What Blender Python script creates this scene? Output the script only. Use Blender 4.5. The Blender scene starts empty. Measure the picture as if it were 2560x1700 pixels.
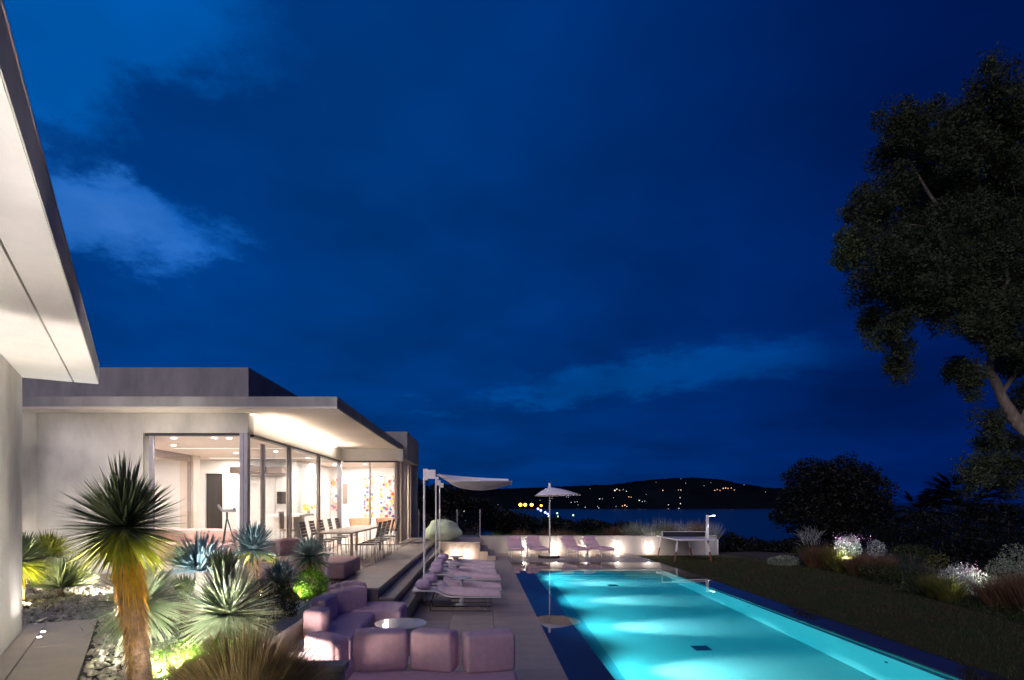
import bpy, bmesh, math, random
from mathutils import Vector, Matrix, noise
random.seed(7)
R = math.radians
D = bpy.data
sc = bpy.context.scene
COL = sc.collection

# ------------------------------------------------------------------ camera
F = 1450.0          # focal length in source pixels (2560 wide)
cam_d = D.cameras.new('camera'); cam = D.objects.new('camera', cam_d); COL.objects.link(cam)
cam.location = (0, 0, 2.1); cam.rotation_euler = (R(90), 0, 0)
cam_d.sensor_fit = 'HORIZONTAL'; cam_d.sensor_width = 36.0
cam_d.lens = F / 2560 * 36.0
cam_d.shift_x = 80 / 2560; cam_d.shift_y = 406 / 2560
cam_d.clip_start = 0.05; cam_d.clip_end = 60000
sc.camera = cam
sc.view_settings.view_transform = 'Standard'; sc.view_settings.look = 'None'
sc.view_settings.exposure = 0.35; sc.view_settings.gamma = 1.0
sc.view_settings.use_curve_mapping = False
sc.cycles.use_denoising = True
sc.cycles.sample_clamp_indirect = 40.0
sc.cycles.caustics_reflective = False; sc.cycles.caustics_refractive = False
sc.cycles.max_bounces = 10; sc.cycles.diffuse_bounces = 4
sc.cycles.transparent_max_bounces = 24

# last glow of dusk from behind the camera, broad and weak
sun_d = D.lights.new('dusk_sun', 'SUN'); sun_d.energy = 1.08; sun_d.angle = R(50); sun_d.color = (1.0, .84, .89)
sun = D.objects.new('dusk_sun', sun_d); COL.objects.link(sun)
sun.rotation_euler = Vector((.38, .86, -.42)).to_track_quat('-Z', 'Y').to_euler()

def P(u, v, Y):                       # point at depth Y seen at source pixel (u, v)
    return Vector(((u - 1200) / F * Y, Y, 2.1 - (v - 1256) / F * Y))

# ------------------------------------------------------------------ node helpers
def N(nt, typ, **kw):
    n = nt.nodes.new(typ)
    for k, val in kw.items():
        if k == 'i':
            for a, b in val.items(): n.inputs[a].default_value = b
        else: setattr(n, k, val)
    return n
def L(nt, a, b): nt.links.new(a, b)
def math_n(nt, op, a, b=None, clamp=False):
    n = nt.nodes.new('ShaderNodeMath'); n.operation = op; n.use_clamp = clamp
    for k, x in enumerate((a, b)):
        if x is None: continue
        if isinstance(x, (int, float)): n.inputs[k].default_value = x
        else: L(nt, x, n.inputs[k])
    return n.outputs[0]
def mixc(nt, fac, a, b, mode='MIX'):
    n = nt.nodes.new('ShaderNodeMix'); n.data_type = 'RGBA'; n.blend_type = mode
    for s, x in ((0, fac), (6, a), (7, b)):
        if isinstance(x, (int, float)): n.inputs[s].default_value = x
        elif isinstance(x, tuple): n.inputs[s].default_value = (*x, 1) if len(x) == 3 else x
        else: L(nt, x, n.inputs[s])
    return n.outputs[2]
def ramp(nt, fac, stops, interp='LINEAR'):
    n = nt.nodes.new('ShaderNodeValToRGB'); n.color_ramp.interpolation = interp
    e = n.color_ramp.elements
    while len(e) < len(stops): e.new(0.5)
    for k, (p, c) in enumerate(stops):
        e[k].position = p; e[k].color = (*c, 1) if len(c) == 3 else c
    L(nt, fac, n.inputs[0]); return n.outputs[0]

# ------------------------------------------------------------------ world: blue-hour sky, torn cloud
W = D.worlds.new('World'); sc.world = W; W.use_nodes = True
nt = W.node_tree; nt.nodes.clear()
tc = N(nt, 'ShaderNodeTexCoord'); d = tc.outputs['Generated']
sep = N(nt, 'ShaderNodeSeparateXYZ'); L(nt, d, sep.inputs[0])
dx, dy, dz = sep.outputs
az = math_n(nt, 'DIVIDE', dx, math_n(nt, 'SQRT', math_n(nt, 'ADD', math_n(nt, 'MULTIPLY', dx, dx), math_n(nt, 'ADD', math_n(nt, 'MULTIPLY', dy, dy), 0.0005))))
azf = math_n(nt, 'ADD', math_n(nt, 'MULTIPLY', az, 0.5), 0.5)     # -.65 -> .175   .69 -> .845
clear = ramp(nt, azf, [(0.0, (.0, .075, .33)), (.20, (.0, .100, .43)), (.36, (.0, .072, .33)), (.62, (.0, .052, .240)), (.80, (.0, .022, .140)), (1.0, (.0, .010, .09))])
cloud = ramp(nt, azf, [(0.0, (.0, .034, .19)), (.22, (.0, .036, .195)), (.42, (.0, .033, .175)), (.62, (.0, .023, .145)), (.80, (.0, .010, .090)), (1.0, (.0, .005, .055))])
# project on a cloud layer so bands lie down towards the horizon
zz = math_n(nt, 'ADD', math_n(nt, 'MAXIMUM', dz, 0.0), 0.22)
cx = math_n(nt, 'DIVIDE', dx, zz); cy = math_n(nt, 'DIVIDE', dy, zz)
cmb = N(nt, 'ShaderNodeCombineXYZ'); L(nt, cx, cmb.inputs[0]); L(nt, cy, cmb.inputs[1])
n1 = N(nt, 'ShaderNodeTexNoise', i={'Scale': 1.15, 'Detail': 7.0, 'Roughness': .56, 'Distortion': .35}); L(nt, cmb.outputs[0], n1.inputs['Vector'])
n2 = N(nt, 'ShaderNodeTexNoise', i={'Scale': 3.6, 'Detail': 6.0, 'Roughness': .6, 'Distortion': .4}); L(nt, cmb.outputs[0], n2.inputs['Vector'])
nw = N(nt, 'ShaderNodeTexNoise', i={'Scale': 6.5, 'Detail': 9.0, 'Roughness': .66}); L(nt, cmb.outputs[0], nw.inputs['Vector'])
sw = N(nt, 'ShaderNodeSeparateColor'); L(nt, nw.outputs['Color'], sw.inputs[0])
wx = math_n(nt, 'ADD', dx, math_n(nt, 'MULTIPLY', math_n(nt, 'SUBTRACT', sw.outputs[0], .5), .20))
wz = math_n(nt, 'ADD', dz, math_n(nt, 'MULTIPLY', math_n(nt, 'SUBTRACT', sw.outputs[1], .5), math_n(nt, 'MULTIPLY', zz, .20)))
def blob(u, v, rad, amp, sx=1.0, sz=1.0):
    p = Vector(((u - 1200) / F, 1, (1256 - v) / F)).normalized()
    a = math_n(nt, 'MULTIPLY', math_n(nt, 'SUBTRACT', wx, p.x), 1 / (rad * sx))
    b = math_n(nt, 'MULTIPLY', math_n(nt, 'SUBTRACT', wz, p.z), 1 / (rad * sz))
    c = math_n(nt, 'MULTIPLY', math_n(nt, 'MINIMUM', math_n(nt, 'SUBTRACT', dy, p.y), 0.0), 1 / rad)
    r2 = math_n(nt, 'ADD', math_n(nt, 'ADD', math_n(nt, 'MULTIPLY', a, a), math_n(nt, 'MULTIPLY', b, b)), math_n(nt, 'MULTIPLY', c, c))
    return math_n(nt, 'MULTIPLY', math_n(nt, 'EXPONENT', math_n(nt, 'MULTIPLY', r2, -1.0)), amp)
bias = 0.0
terms = [blob(20, 30, .22, 1.15, 1.25, 1.0), blob(420, 30, .11, .55, 1.9, .7), blob(110, 330, .12, .45, .7, 1.0), blob(250, 545, .085, .85, 1.7, .75), blob(470, 590, .07, .30, 1.6, 1.0),
         blob(1060, 1030, .020, .55, 3.6, .55), blob(1300, 1000, .030, .62, 3.6, .55), blob(1560, 950, .048, .75, 3.6, .62), blob(1850, 895, .056, .75, 3.6, .66), blob(2200, 870, .05, .35, 3.6, .7), blob(1010, 992, .014, .50, 4.0, .4),
         blob(400, 345, .085, -.95, 2.0, .85), blob(140, 385, .05, -.75, 1.8, .6), blob(330, 700, .07, -.55, 2.8, .9), blob(235, 560, .022, -.45, 1.5, .9), blob(330, 610, .02, -.30, 1.8, .7), blob(760, 300, .2, -.30, 1, 2)]
acc = terms[0]
for t in terms[1:]: acc = math_n(nt, 'ADD', acc, t)
nn = math_n(nt, 'ADD', math_n(nt, 'MULTIPLY', n1.outputs[0], 1.0), math_n(nt, 'MULTIPLY', n2.outputs[0], .62))
m = math_n(nt, 'ADD', math_n(nt, 'SUBTRACT', nn, 1.05), acc)
mr = N(nt, 'ShaderNodeMapRange', interpolation_type='SMOOTHSTEP', i={'From Min': -.02, 'From Max': .78}); L(nt, m, mr.inputs[0])
skyc = mixc(nt, mr.outputs[0], cloud, clear)
# the tornest, highest scraps catch a paler light
hl = math_n(nt, 'ADD', math_n(nt, 'ADD', blob(290, 560, .060, 1.0, 1.7, .9), blob(150, 470, .05, .55, 1.4, .8)), blob(1010, 992, .016, .5, 4.0, .4))
hl = math_n(nt, 'MULTIPLY', hl, mr.outputs[0])
hl = math_n(nt, 'MULTIPLY', hl, math_n(nt, 'MULTIPLY', n2.outputs[0], 1.15), True)
skyc = mixc(nt, hl, skyc, (.035, .155, .50))
# soft mottling of the overcast
n3 = N(nt, 'ShaderNodeTexNoise', i={'Scale': 1.6, 'Detail': 4.0, 'Roughness': .5}); L(nt, cmb.outputs[0], n3.inputs['Vector'])
mot = N(nt, 'ShaderNodeMapRange', i={'From Min': .3, 'From Max': .7, 'To Min': .74, 'To Max': 1.32}); L(nt, n3.outputs[0], mot.inputs[0])
vm = N(nt, 'ShaderNodeVectorMath', operation='SCALE'); L(nt, skyc, vm.inputs[0]); L(nt, mot.outputs[0], vm.inputs['Scale'])
# below the horizon: dark
dn = N(nt, 'ShaderNodeMapRange', i={'From Min': -.06, 'From Max': -.01, 'To Min': .25, 'To Max': 1.0}); L(nt, dz, dn.inputs[0])
vm2 = N(nt, 'ShaderNodeVectorMath', operation='SCALE'); L(nt, vm.outputs[0], vm2.inputs[0]); L(nt, dn.outputs[0], vm2.inputs['Scale'])
bg = N(nt, 'ShaderNodeBackground', i={'Strength': .84}); L(nt, vm2.outputs[0], bg.inputs[0])
wo = N(nt, 'ShaderNodeOutputWorld'); L(nt, bg.outputs[0], wo.inputs[0])

# ------------------------------------------------------------------ materials
MATS = {}
def base_mat(name):
    m = D.materials.new(name); m.use_nodes = True; MATS[name] = m
    return m, m.node_tree, m.node_tree.nodes['Principled BSDF']
def solid(name, c, rough=.6, var=.12, scale=6.0, bump=0.0, bscale=60.0, metal=0.0, spec=.5, detail=5.0, c2=None, stretch=None):
    m, nt, b = base_mat(name)
    tc = N(nt, 'ShaderNodeTexCoord'); vec = tc.outputs['Object']
    if stretch:
        mp = N(nt, 'ShaderNodeMapping'); mp.inputs['Scale'].default_value = stretch; L(nt, vec, mp.inputs[0]); vec = mp.outputs[0]
    ns = N(nt, 'ShaderNodeTexNoise', i={'Scale': scale, 'Detail': detail, 'Roughness': .6}); L(nt, vec, ns.inputs['Vector'])
    lo = tuple(max(0, x * (1 - var)) for x in c) if c2 is None else c2
    hi = tuple(min(1, x * (1 + var)) for x in c) if c2 is None else c
    col = ramp(nt, ns.outputs[0], [(.3, lo), (.7, hi)])
    L(nt, col, b.inputs['Base Color'])
    b.inputs['Roughness'].default_value = rough; b.inputs['Metallic'].default_value = metal
    b.inputs['Specular IOR Level'].default_value = spec
    if bump:
        nb = N(nt, 'ShaderNodeTexNoise', i={'Scale': bscale, 'Detail': 4.0}); L(nt, vec, nb.inputs['Vector'])
        bp = N(nt, 'ShaderNodeBump', i={'Strength': bump, 'Distance': .01}); L(nt, nb.outputs[0], bp.inputs['Height']); L(nt, bp.outputs[0], b.inputs['Normal'])
    return m
def leafmat(name, c1, c2, scale=9.0, rough=.55, trans=.25, spec=.3):
    m, nt, b = base_mat(name)
    tc = N(nt, 'ShaderNodeTexCoord')
    ns = N(nt, 'ShaderNodeTexNoise', i={'Scale': scale, 'Detail': 3.0}); L(nt, tc.outputs['Object'], ns.inputs['Vector'])
    col = ramp(nt, ns.outputs[0], [(.32, c1), (.68, c2)])
    L(nt, col, b.inputs['Base Color']); b.inputs['Roughness'].default_value = rough
    b.inputs['Specular IOR Level'].default_value = spec
    tr = N(nt, 'ShaderNodeBsdfTranslucent'); L(nt, col, tr.inputs[0])
    mx = N(nt, 'ShaderNodeMixShader', i={0: trans}); L(nt, b.outputs[0], mx.inputs[1]); L(nt, tr.outputs[0], mx.inputs[2])
    L(nt, mx.outputs[0], nt.nodes['Material Output'].inputs[0])
    return m
def emit(name, c, s):
    m = D.materials.new(name); m.use_nodes = True; MATS[name] = m; nt = m.node_tree
    nt.nodes.remove(nt.nodes['Principled BSDF'])
    e = N(nt, 'ShaderNodeEmission', i={'Strength': s}); e.inputs[0].default_value = (*c, 1)
    L(nt, e.outputs[0], nt.nodes['Material Output'].inputs[0]); return m

plaster = solid('plaster', (.46, .44, .415), .85, .24, 1.3, .25, 35, stretch=(1, 1, .55), spec=.2)
plaster_w = solid('plaster_white', (.72, .69, .66), .8, .10, 1.1, .2, 45, spec=.2)
concrete = solid('concrete', (.26, .255, .25), .8, .22, 2.2, .3, 28, stretch=(1, 1, .35))
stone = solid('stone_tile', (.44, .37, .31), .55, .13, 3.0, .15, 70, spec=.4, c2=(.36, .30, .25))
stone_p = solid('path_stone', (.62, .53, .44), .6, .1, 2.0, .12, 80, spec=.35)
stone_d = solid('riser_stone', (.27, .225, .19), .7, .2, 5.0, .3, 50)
grout = solid('grout', (.07, .06, .055), .9, .2, 10)
blackstone = solid('black_stone', (.040, .036, .040), .0, .2, 8)
intwall = solid('interior_wall', (.68, .66, .64), .7, .04, 1.0, spec=.2)
intceil = solid('interior_ceiling', (.60, .52, .46), .7, .04, 1.0, spec=.2)
intfloor = solid('interior_floor', (.55, .45, .36), .35, .1, 2.0)
white = solid('white_paint', (.78, .77, .76), .35, .04, 5)
white_gloss = solid('white_gloss', (.80, .79, .78), .08, .03, 5)
steel = solid('grey_aluminium', (.30, .285, .31), .38, .1, 8, metal=.5)
bronze = solid('light_frame', (.42, .35, .32), .45, .08, 8, metal=.2)
tanpanel = solid('tan_panel', (.48, .38, .31), .5, .1, 3, stretch=(1, 1, .2))
darkdoor = solid('dark_door', (.035, .028, .026), .3, .3, 4, stretch=(1, 1, .2))
pink = solid('mauve_fabric', (.80, .55, .59), .9, .10, 14, .35, 260, spec=.15)
pink2 = solid('rose_fabric', (.55, .36, .33), .9, .10, 14, .35, 260, spec=.15)
cushm = solid('lounger_fabric', (.74, .58, .63), .9, .10, 14, .35, 260, spec=.15)
towel = solid('towelling', (.60, .46, .62), 1.0, .22, 60, 1.0, 160, spec=.05)
wood_d = solid('dark_wood', (.085, .055, .04), .5, .3, 12, stretch=(6, 6, 1))
wood_r = solid('red_wood', (.24, .07, .035), .5, .3, 12, stretch=(6, 6, 1))
tablewood = solid('weathered_wood', (.34, .25, .18), .5, .2, 14, stretch=(1, 5, 1))
greenfab = solid('green_vinyl', (.66, .76, .52), .6, .12, 5, .4, 25)
canvas = solid('canopy_cloth', (.86, .84, .87), .85, .06, 6, .2, 200, spec=.1)
black = solid('black_metal', (.02, .02, .022), .4, .2, 8)
bark = solid('oak_bark', (.15, .125, .10), .9, .45, 14, 1.0, 22, stretch=(1, 1, .35))
ybark = solid('yucca_bark', (.22, .15, .12), .95, .5, 22, 1.0, 40, stretch=(1, 1, 2.2))
soil = solid('soil', (.06, .045, .032), 1.0, .4, 12, 1.0, 30)
pebm = solid('pebble_stone', (.62, .56, .48), .8, .35, 9, .3, 80)
pebw = solid('white_pebble', (.62, .64, .72), .7, .2, 9, .3, 80)
terr = solid('dark_scrub', (.005, .007, .006), 1.0, .4, .05, spec=0)
hillm = solid('hill_scrub', (.004, .006, .010), 1.0, .35, .006, spec=0)
brownw = solid('kitchen_brown', (.26, .20, .17), .6, .1, 3)
yellowf = solid('yellow_flower', (.85, .55, .02), .6, .1, 30)
redw = solid('orange_shell', (.55, .28, .16), .5, .1, 5)
L_yuc = leafmat('yucca_leaf', (.12, .16, .07), (.27, .32, .16), 7, rough=.42, spec=.5)
L_yel = leafmat('yucca_yellow_leaf', (.34, .19, .015), (.60, .33, .03), 12, trans=.35)
L_lime = leafmat('yucca_lime_leaf', (.16, .20, .02), (.34, .34, .03), 8, trans=.35)
L_dead = leafmat('dead_leaf', (.20, .12, .05), (.38, .23, .10), 16, trans=.1)
L_blue = leafmat('blue_leaf', (.16, .24, .245), (.33, .44, .45), 8)
L_teal = leafmat('teal_yucca_leaf', (.15, .22, .19), (.34, .44, .40), 8)
L_pale = leafmat('pale_yucca_leaf', (.16, .21, .12), (.42, .47, .34), 8)
L_bright = leafmat('bright_green_leaf', (.07, .18, .015), (.20, .38, .03), 14, trans=.35)
L_dark = leafmat('dark_green_leaf', (.02, .035, .012), (.06, .08, .02), 10)
L_straw = leafmat('straw_grass', (.13, .085, .035), (.34, .24, .12), 14)
L_brown = leafmat('brown_grass', (.10, .055, .03), (.23, .14, .075), 10)
L_gold = leafmat('gold_green_grass', (.09, .105, .025), (.22, .22, .05), 10, trans=.35)
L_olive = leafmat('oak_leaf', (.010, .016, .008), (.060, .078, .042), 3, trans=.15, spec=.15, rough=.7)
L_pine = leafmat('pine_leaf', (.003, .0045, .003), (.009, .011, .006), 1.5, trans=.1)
L_silver = leafmat('silver_leaf', (.34, .38, .34), (.62, .64, .60), 12, trans=.3)
L_pinkf = leafmat('pink_flower', (.55, .22, .42), (.75, .50, .70), 12)
L_pinetuft = leafmat('pine_green', (.03, .06, .02), (.07, .10, .03), 6)
# lawn
def lawn_mat():
    m, nt, b = base_mat('lawn_turf'); tc = N(nt, 'ShaderNodeTexCoord')
    a = N(nt, 'ShaderNodeTexNoise', i={'Scale': .7, 'Detail': 6, 'Roughness': .7}); L(nt, tc.outputs['Object'], a.inputs['Vector'])
    c = N(nt, 'ShaderNodeTexNoise', i={'Scale': 40, 'Detail': 3}); L(nt, tc.outputs['Object'], c.inputs['Vector'])
    c1 = ramp(nt, a.outputs[0], [(.35, (.085, .06, .03)), (.6, (.05, .075, .02))])
    c2 = mixc(nt, c.outputs[0], c1, (.03, .03, .012)); L(nt, c2, b.inputs['Base Color']); b.inputs['Roughness'].default_value = 1
    b.inputs['Specular IOR Level'].default_value = .1
    bp = N(nt, 'ShaderNodeBump', i={'Strength': .8, 'Distance': .03}); L(nt, c.outputs[0], bp.inputs['Height']); L(nt, bp.outputs[0], b.inputs['Normal'])
    return m
lawnm = lawn_mat()
L_lawn = leafmat('lawn_blade', (.085, .06, .03), (.04, .075, .02), 1.6)
def glass_mat():
    m = D.materials.new('window_glass'); m.use_nodes = True; nt = m.node_tree; nt.nodes.clear()
    t = N(nt, 'ShaderNodeBsdfTransparent'); t.inputs[0].default_value = (.97, .98, .975, 1)
    g = N(nt, 'ShaderNodeBsdfGlossy', i={'Roughness': 0.0})
    f = N(nt, 'ShaderNodeFresnel', i={'IOR': 1.45})
    mx = N(nt, 'ShaderNodeMixShader'); L(nt, f.outputs[0], mx.inputs[0]); L(nt, t.outputs[0], mx.inputs[1]); L(nt, g.outputs[0], mx.inputs[2])
    o = N(nt, 'ShaderNodeOutputMaterial'); L(nt, mx.outputs[0], o.inputs[0]); return m
glassm = glass_mat()
def water_mat():
    m = D.materials.new('pool_water'); m.use_nodes = True; nt = m.node_tree; nt.nodes.clear()
    g = N(nt, 'ShaderNodeBsdfGlass', i={'Roughness': 0.0, 'IOR': 1.33})
    tc = N(nt, 'ShaderNodeTexCoord'); ns = N(nt, 'ShaderNodeTexNoise', i={'Scale': 2.2, 'Detail': 2}); L(nt, tc.outputs['Object'], ns.inputs['Vector'])
    bp = N(nt, 'ShaderNodeBump', i={'Strength': .05, 'Distance': .01}); L(nt, ns.outputs[0], bp.inputs['Height']); L(nt, bp.outputs[0], g.inputs['Normal'])
    ab = N(nt, 'ShaderNodeVolumeAbsorption', i={'Density': .16}); ab.inputs[0].default_value = (.05, .86, .93, 1)
    o = N(nt, 'ShaderNodeOutputMaterial'); L(nt, g.outputs[0], o.inputs[0]); L(nt, ab.outputs[0], o.inputs[1]); return m
waterm = water_mat()
poolm = solid('pool_render', (.25, .56, .57), .7, .03, 1.5)
def sea_mat():
    m, nt, b = base_mat('sea_water'); b.inputs['Base Color'].default_value = (.0, .025, .085, 1)
    b.inputs['Roughness'].default_value = .32; b.inputs['IOR'].default_value = 1.33
    tc = N(nt, 'ShaderNodeTexCoord'); ns = N(nt, 'ShaderNodeTexNoise', i={'Scale': .02, 'Detail': 6}); L(nt, tc.outputs['Object'], ns.inputs['Vector'])
    bp = N(nt, 'ShaderNodeBump', i={'Strength': .25, 'Distance': 8}); L(nt, ns.outputs[0], bp.inputs['Height']); L(nt, bp.outputs[0], b.inputs['Normal'])
    return m
seam = sea_mat()
def art_mat(name, seed, dens):
    m, nt, b = base_mat(name); tc = N(nt, 'ShaderNodeTexCoord')
    mp = N(nt, 'ShaderNodeMapping'); mp.inputs['Location'].default_value = (seed, seed, seed); L(nt, tc.outputs['Object'], mp.inputs[0])
    v = N(nt, 'ShaderNodeTexVoronoi', i={'Scale': 8.0}); L(nt, mp.outputs[0], v.inputs['Vector'])
    s = N(nt, 'ShaderNodeSeparateColor'); L(nt, v.outputs['Color'], s.inputs[0])
    pal = ramp(nt, s.outputs[0], [(0, (.70, .60, .55)), (.22, (.85, .40, .02)), (.36, (.70, .03, .02)), (.48, (.10, .07, .32)), (.58, (.75, .65, .60)), (.70, (.80, .24, .10)), (.80, (.02, .16, .38)), (.88, (.30, .42, .04)), (.94, (.75, .68, .66))], 'CONSTANT')
    ns = N(nt, 'ShaderNodeTexNoise', i={'Scale': 5.0, 'Detail': 2}); L(nt, mp.outputs[0], ns.inputs['Vector'])
    k = math_n(nt, 'ADD', v.outputs['Distance'], math_n(nt, 'MULTIPLY', ns.outputs[0], .35))
    f = N(nt, 'ShaderNodeMapRange', i={'From Min': dens - .02, 'From Max': dens + .02}); L(nt, k, f.inputs[0])
    c = mixc(nt, f.outputs[0], pal, (.55, .40, .36)); L(nt, c, b.inputs['Base Color']); b.inputs['Roughness'].default_value = .5
    return m
art1 = art_mat('art_print', 3.1, .72); art2 = art_mat('art_print_b', 8.7, .70)

# ------------------------------------------------------------------ mesh helpers
class MB:
    def __init__(s): s.v = []; s.f = []
    def add(s, vs, fs):
        o = len(s.v); s.v += [tuple(x) for x in vs]; s.f += [tuple(i + o for i in f) for f in fs]; return s
    def box(s, x0, x1, y0, y1, z0, z1):
        x0, x1 = min(x0, x1), max(x0, x1); y0, y1 = min(y0, y1), max(y0, y1); z0, z1 = min(z0, z1), max(z0, z1)
        return s.add([(x0,y0,z0),(x1,y0,z0),(x1,y1,z0),(x0,y1,z0),(x0,y0,z1),(x1,y0,z1),(x1,y1,z1),(x0,y1,z1)],
                     [(3,2,1,0),(4,5,6,7),(0,1,5,4),(1,2,6,5),(2,3,7,6),(3,0,4,7)])
    def prism(s, poly, z0, z1):
        n = len(poly)
        return s.add([(x, y, z0) for x, y in poly] + [(x, y, z1) for x, y in poly],
                     [tuple(range(n))[::-1], tuple(range(n, 2 * n))] + [(i, (i + 1) % n, n + (i + 1) % n, n + i) for i in range(n)])
    def tube(s, pts, rs, n=8, cap=True):
        pts = [Vector(p) for p in pts]
        if isinstance(rs, (int, float)): rs = [rs] * len(pts)
        o = len(s.v); up = Vector((0, 0, 1)); last = None
        for k, p in enumerate(pts):
            t = (pts[min(k + 1, len(pts) - 1)] - pts[max(k - 1, 0)]).normalized()
            if last is None:
                a = t.cross(up if abs(t.z) < .9 else Vector((1, 0, 0))).normalized()
            else: a = (last - t * last.dot(t)).normalized()
            last = a; b = t.cross(a)
            for j in range(n):
                q = 2 * math.pi * j / n
                s.v.append(tuple(p + (a * math.cos(q) + b * math.sin(q)) * rs[k]))
        for k in range(len(pts) - 1):
            for j in range(n):
                s.f.append((o + k * n + j, o + k * n + (j + 1) % n, o + (k + 1) * n + (j + 1) % n, o + (k + 1) * n + j))
        if cap:
            s.f.append(tuple(o + j for j in range(n))[::-1]); s.f.append(tuple(o + (len(pts) - 1) * n + j for j in range(n)))
        return s
    def lathe(s, prof, c=(0, 0, 0), n=24):
        o = len(s.v)
        for r, z in prof:
            for j in range(n):
                q = 2 * math.pi * j / n; s.v.append((c[0] + r * math.cos(q), c[1] + r * math.sin(q), c[2] + z))
        for k in range(len(prof) - 1):
            for j in range(n):
                s.f.append((o + k*n + j, o + k*n + (j+1) % n, o + (k+1)*n + (j+1) % n, o + (k+1)*n + j))
        s.f.append(tuple(o + j for j in range(n))[::-1]); s.f.append(tuple(o + (len(prof)-1)*n + j for j in range(n)))
        return s
    def blade(s, p, d, l, w, droop=0.0, seg=2, side=None):
        p = Vector(p); d = Vector(d).normalized()
        if side is None: side = d.cross(Vector((random.uniform(-.3, .3), random.uniform(-.3, .3), 1)))
        if side.length < 1e-3: side = Vector((1, 0, 0))
        side = side.normalized(); o = len(s.v)
        for k in range(seg):
            t = k / seg; q = p + d * l * t - Vector((0, 0, droop * l * t * t)); ww = w * (1 - .35 * t)
            s.v.append(tuple(q - side * ww)); s.v.append(tuple(q + side * ww))
        s.v.append(tuple(p + d * l - Vector((0, 0, droop * l))))
        for k in range(seg - 1): s.f.append((o + 2*k, o + 2*k + 1, o + 2*k + 3, o + 2*k + 2))
        s.f.append((o + 2*seg - 2, o + 2*seg - 1, o + 2*seg)); return s
    def leaf(s, p, size):
        a = Vector((random.gauss(0,1), random.gauss(0,1), random.gauss(0,1))).normalized()
        b = a.cross(Vector((random.gauss(0,1), random.gauss(0,1), random.gauss(0,1)))).normalized()
        p = Vector(p); o = len(s.v)
        s.v += [tuple(p - a * size), tuple(p + b * size * .45), tuple(p + a * size), tuple(p - b * size * .45)]
        s.f.append((o, o+1, o+2, o+3)); return s
def link(name, me, mat, parent=None, smooth=False):
    o = D.objects.new(name, me); COL.objects.link(o)
    if mat: me.materials.append(mat)
    if smooth:
        me.polygons.foreach_set('use_smooth', [True] * len(me.polygons))
    if parent: o.parent = parent
    return o
def obj(name, mb, mat, parent=None, smooth=False, world=True, bevel=0.0, seg=2, sharp=35):
    """one mesh object; with world=True the mesh is given in world metres and moved under its (unrotated) parent"""
    me = D.meshes.new(name); v = mb.v
    if parent is not None and world:
        off = Vector((0, 0, 0)); p = parent
        while p is not None: off += p.location; p = p.parent
        v = [(x - off.x, y - off.y, z - off.z) for x, y, z in v]
    me.from_pydata(v, [], mb.f); me.update()
    if bevel:
        bm = bmesh.new(); bm.from_mesh(me)
        bmesh.ops.bevel(bm, geom=bm.edges[:], offset=bevel, segments=seg, profile=.5, affect='EDGES', clamp_overlap=True)
        bm.to_mesh(me); bm.free()
    o = link(name, me, mat, parent, smooth)
    if smooth and sharp:
        try: me.set_sharp_from_angle(angle=R(sharp))
        except Exception: pass
    return o
def tag(o, label=None, cat=None, group=None, kind=None):
    if label: o['label'] = label
    if cat: o['category'] = cat
    if group: o['group'] = group
    if kind: o['kind'] = kind
    return o
def thing(name, label, cat, loc=(0, 0, 0), rz=0, group=None):
    o = D.objects.new(name, None); COL.objects.link(o); o.location = loc; o.rotation_euler = (0, 0, rz)
    o.empty_display_size = .2
    return tag(o, label, cat, group)
def copy_tree(o, parent=None):
    c = o.copy(); COL.objects.link(c); c.parent = parent
    for ch in [x for x in D.objects if x.parent == o]: copy_tree(ch, c)
    return c
LM = 2.0
def light(kind, name, loc, power, col=(1, .82, .62), parent=None, target=None, **kw):
    l = D.lights.new(name, kind); l.energy = power * LM; l.color = col
    for k, v in kw.items(): setattr(l, k, v)
    o = D.objects.new(name, l); COL.objects.link(o); o.location = loc
    if target is not None:
        o.rotation_euler = (Vector(target) - Vector(loc)).to_track_quat('-Z', 'Y').to_euler()
    if parent is not None:
        off = Vector((0, 0, 0)); p = parent
        while p is not None: off += p.location; p = p.parent
        o.location = Vector(loc) - off; o.parent = parent
    return o

ZT = .67        # terrace, path and garden level above the pool deck
WARM = (1, .80, .62); NEUT = (1, .90, .78); COOL = (.80, .88, 1)

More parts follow.
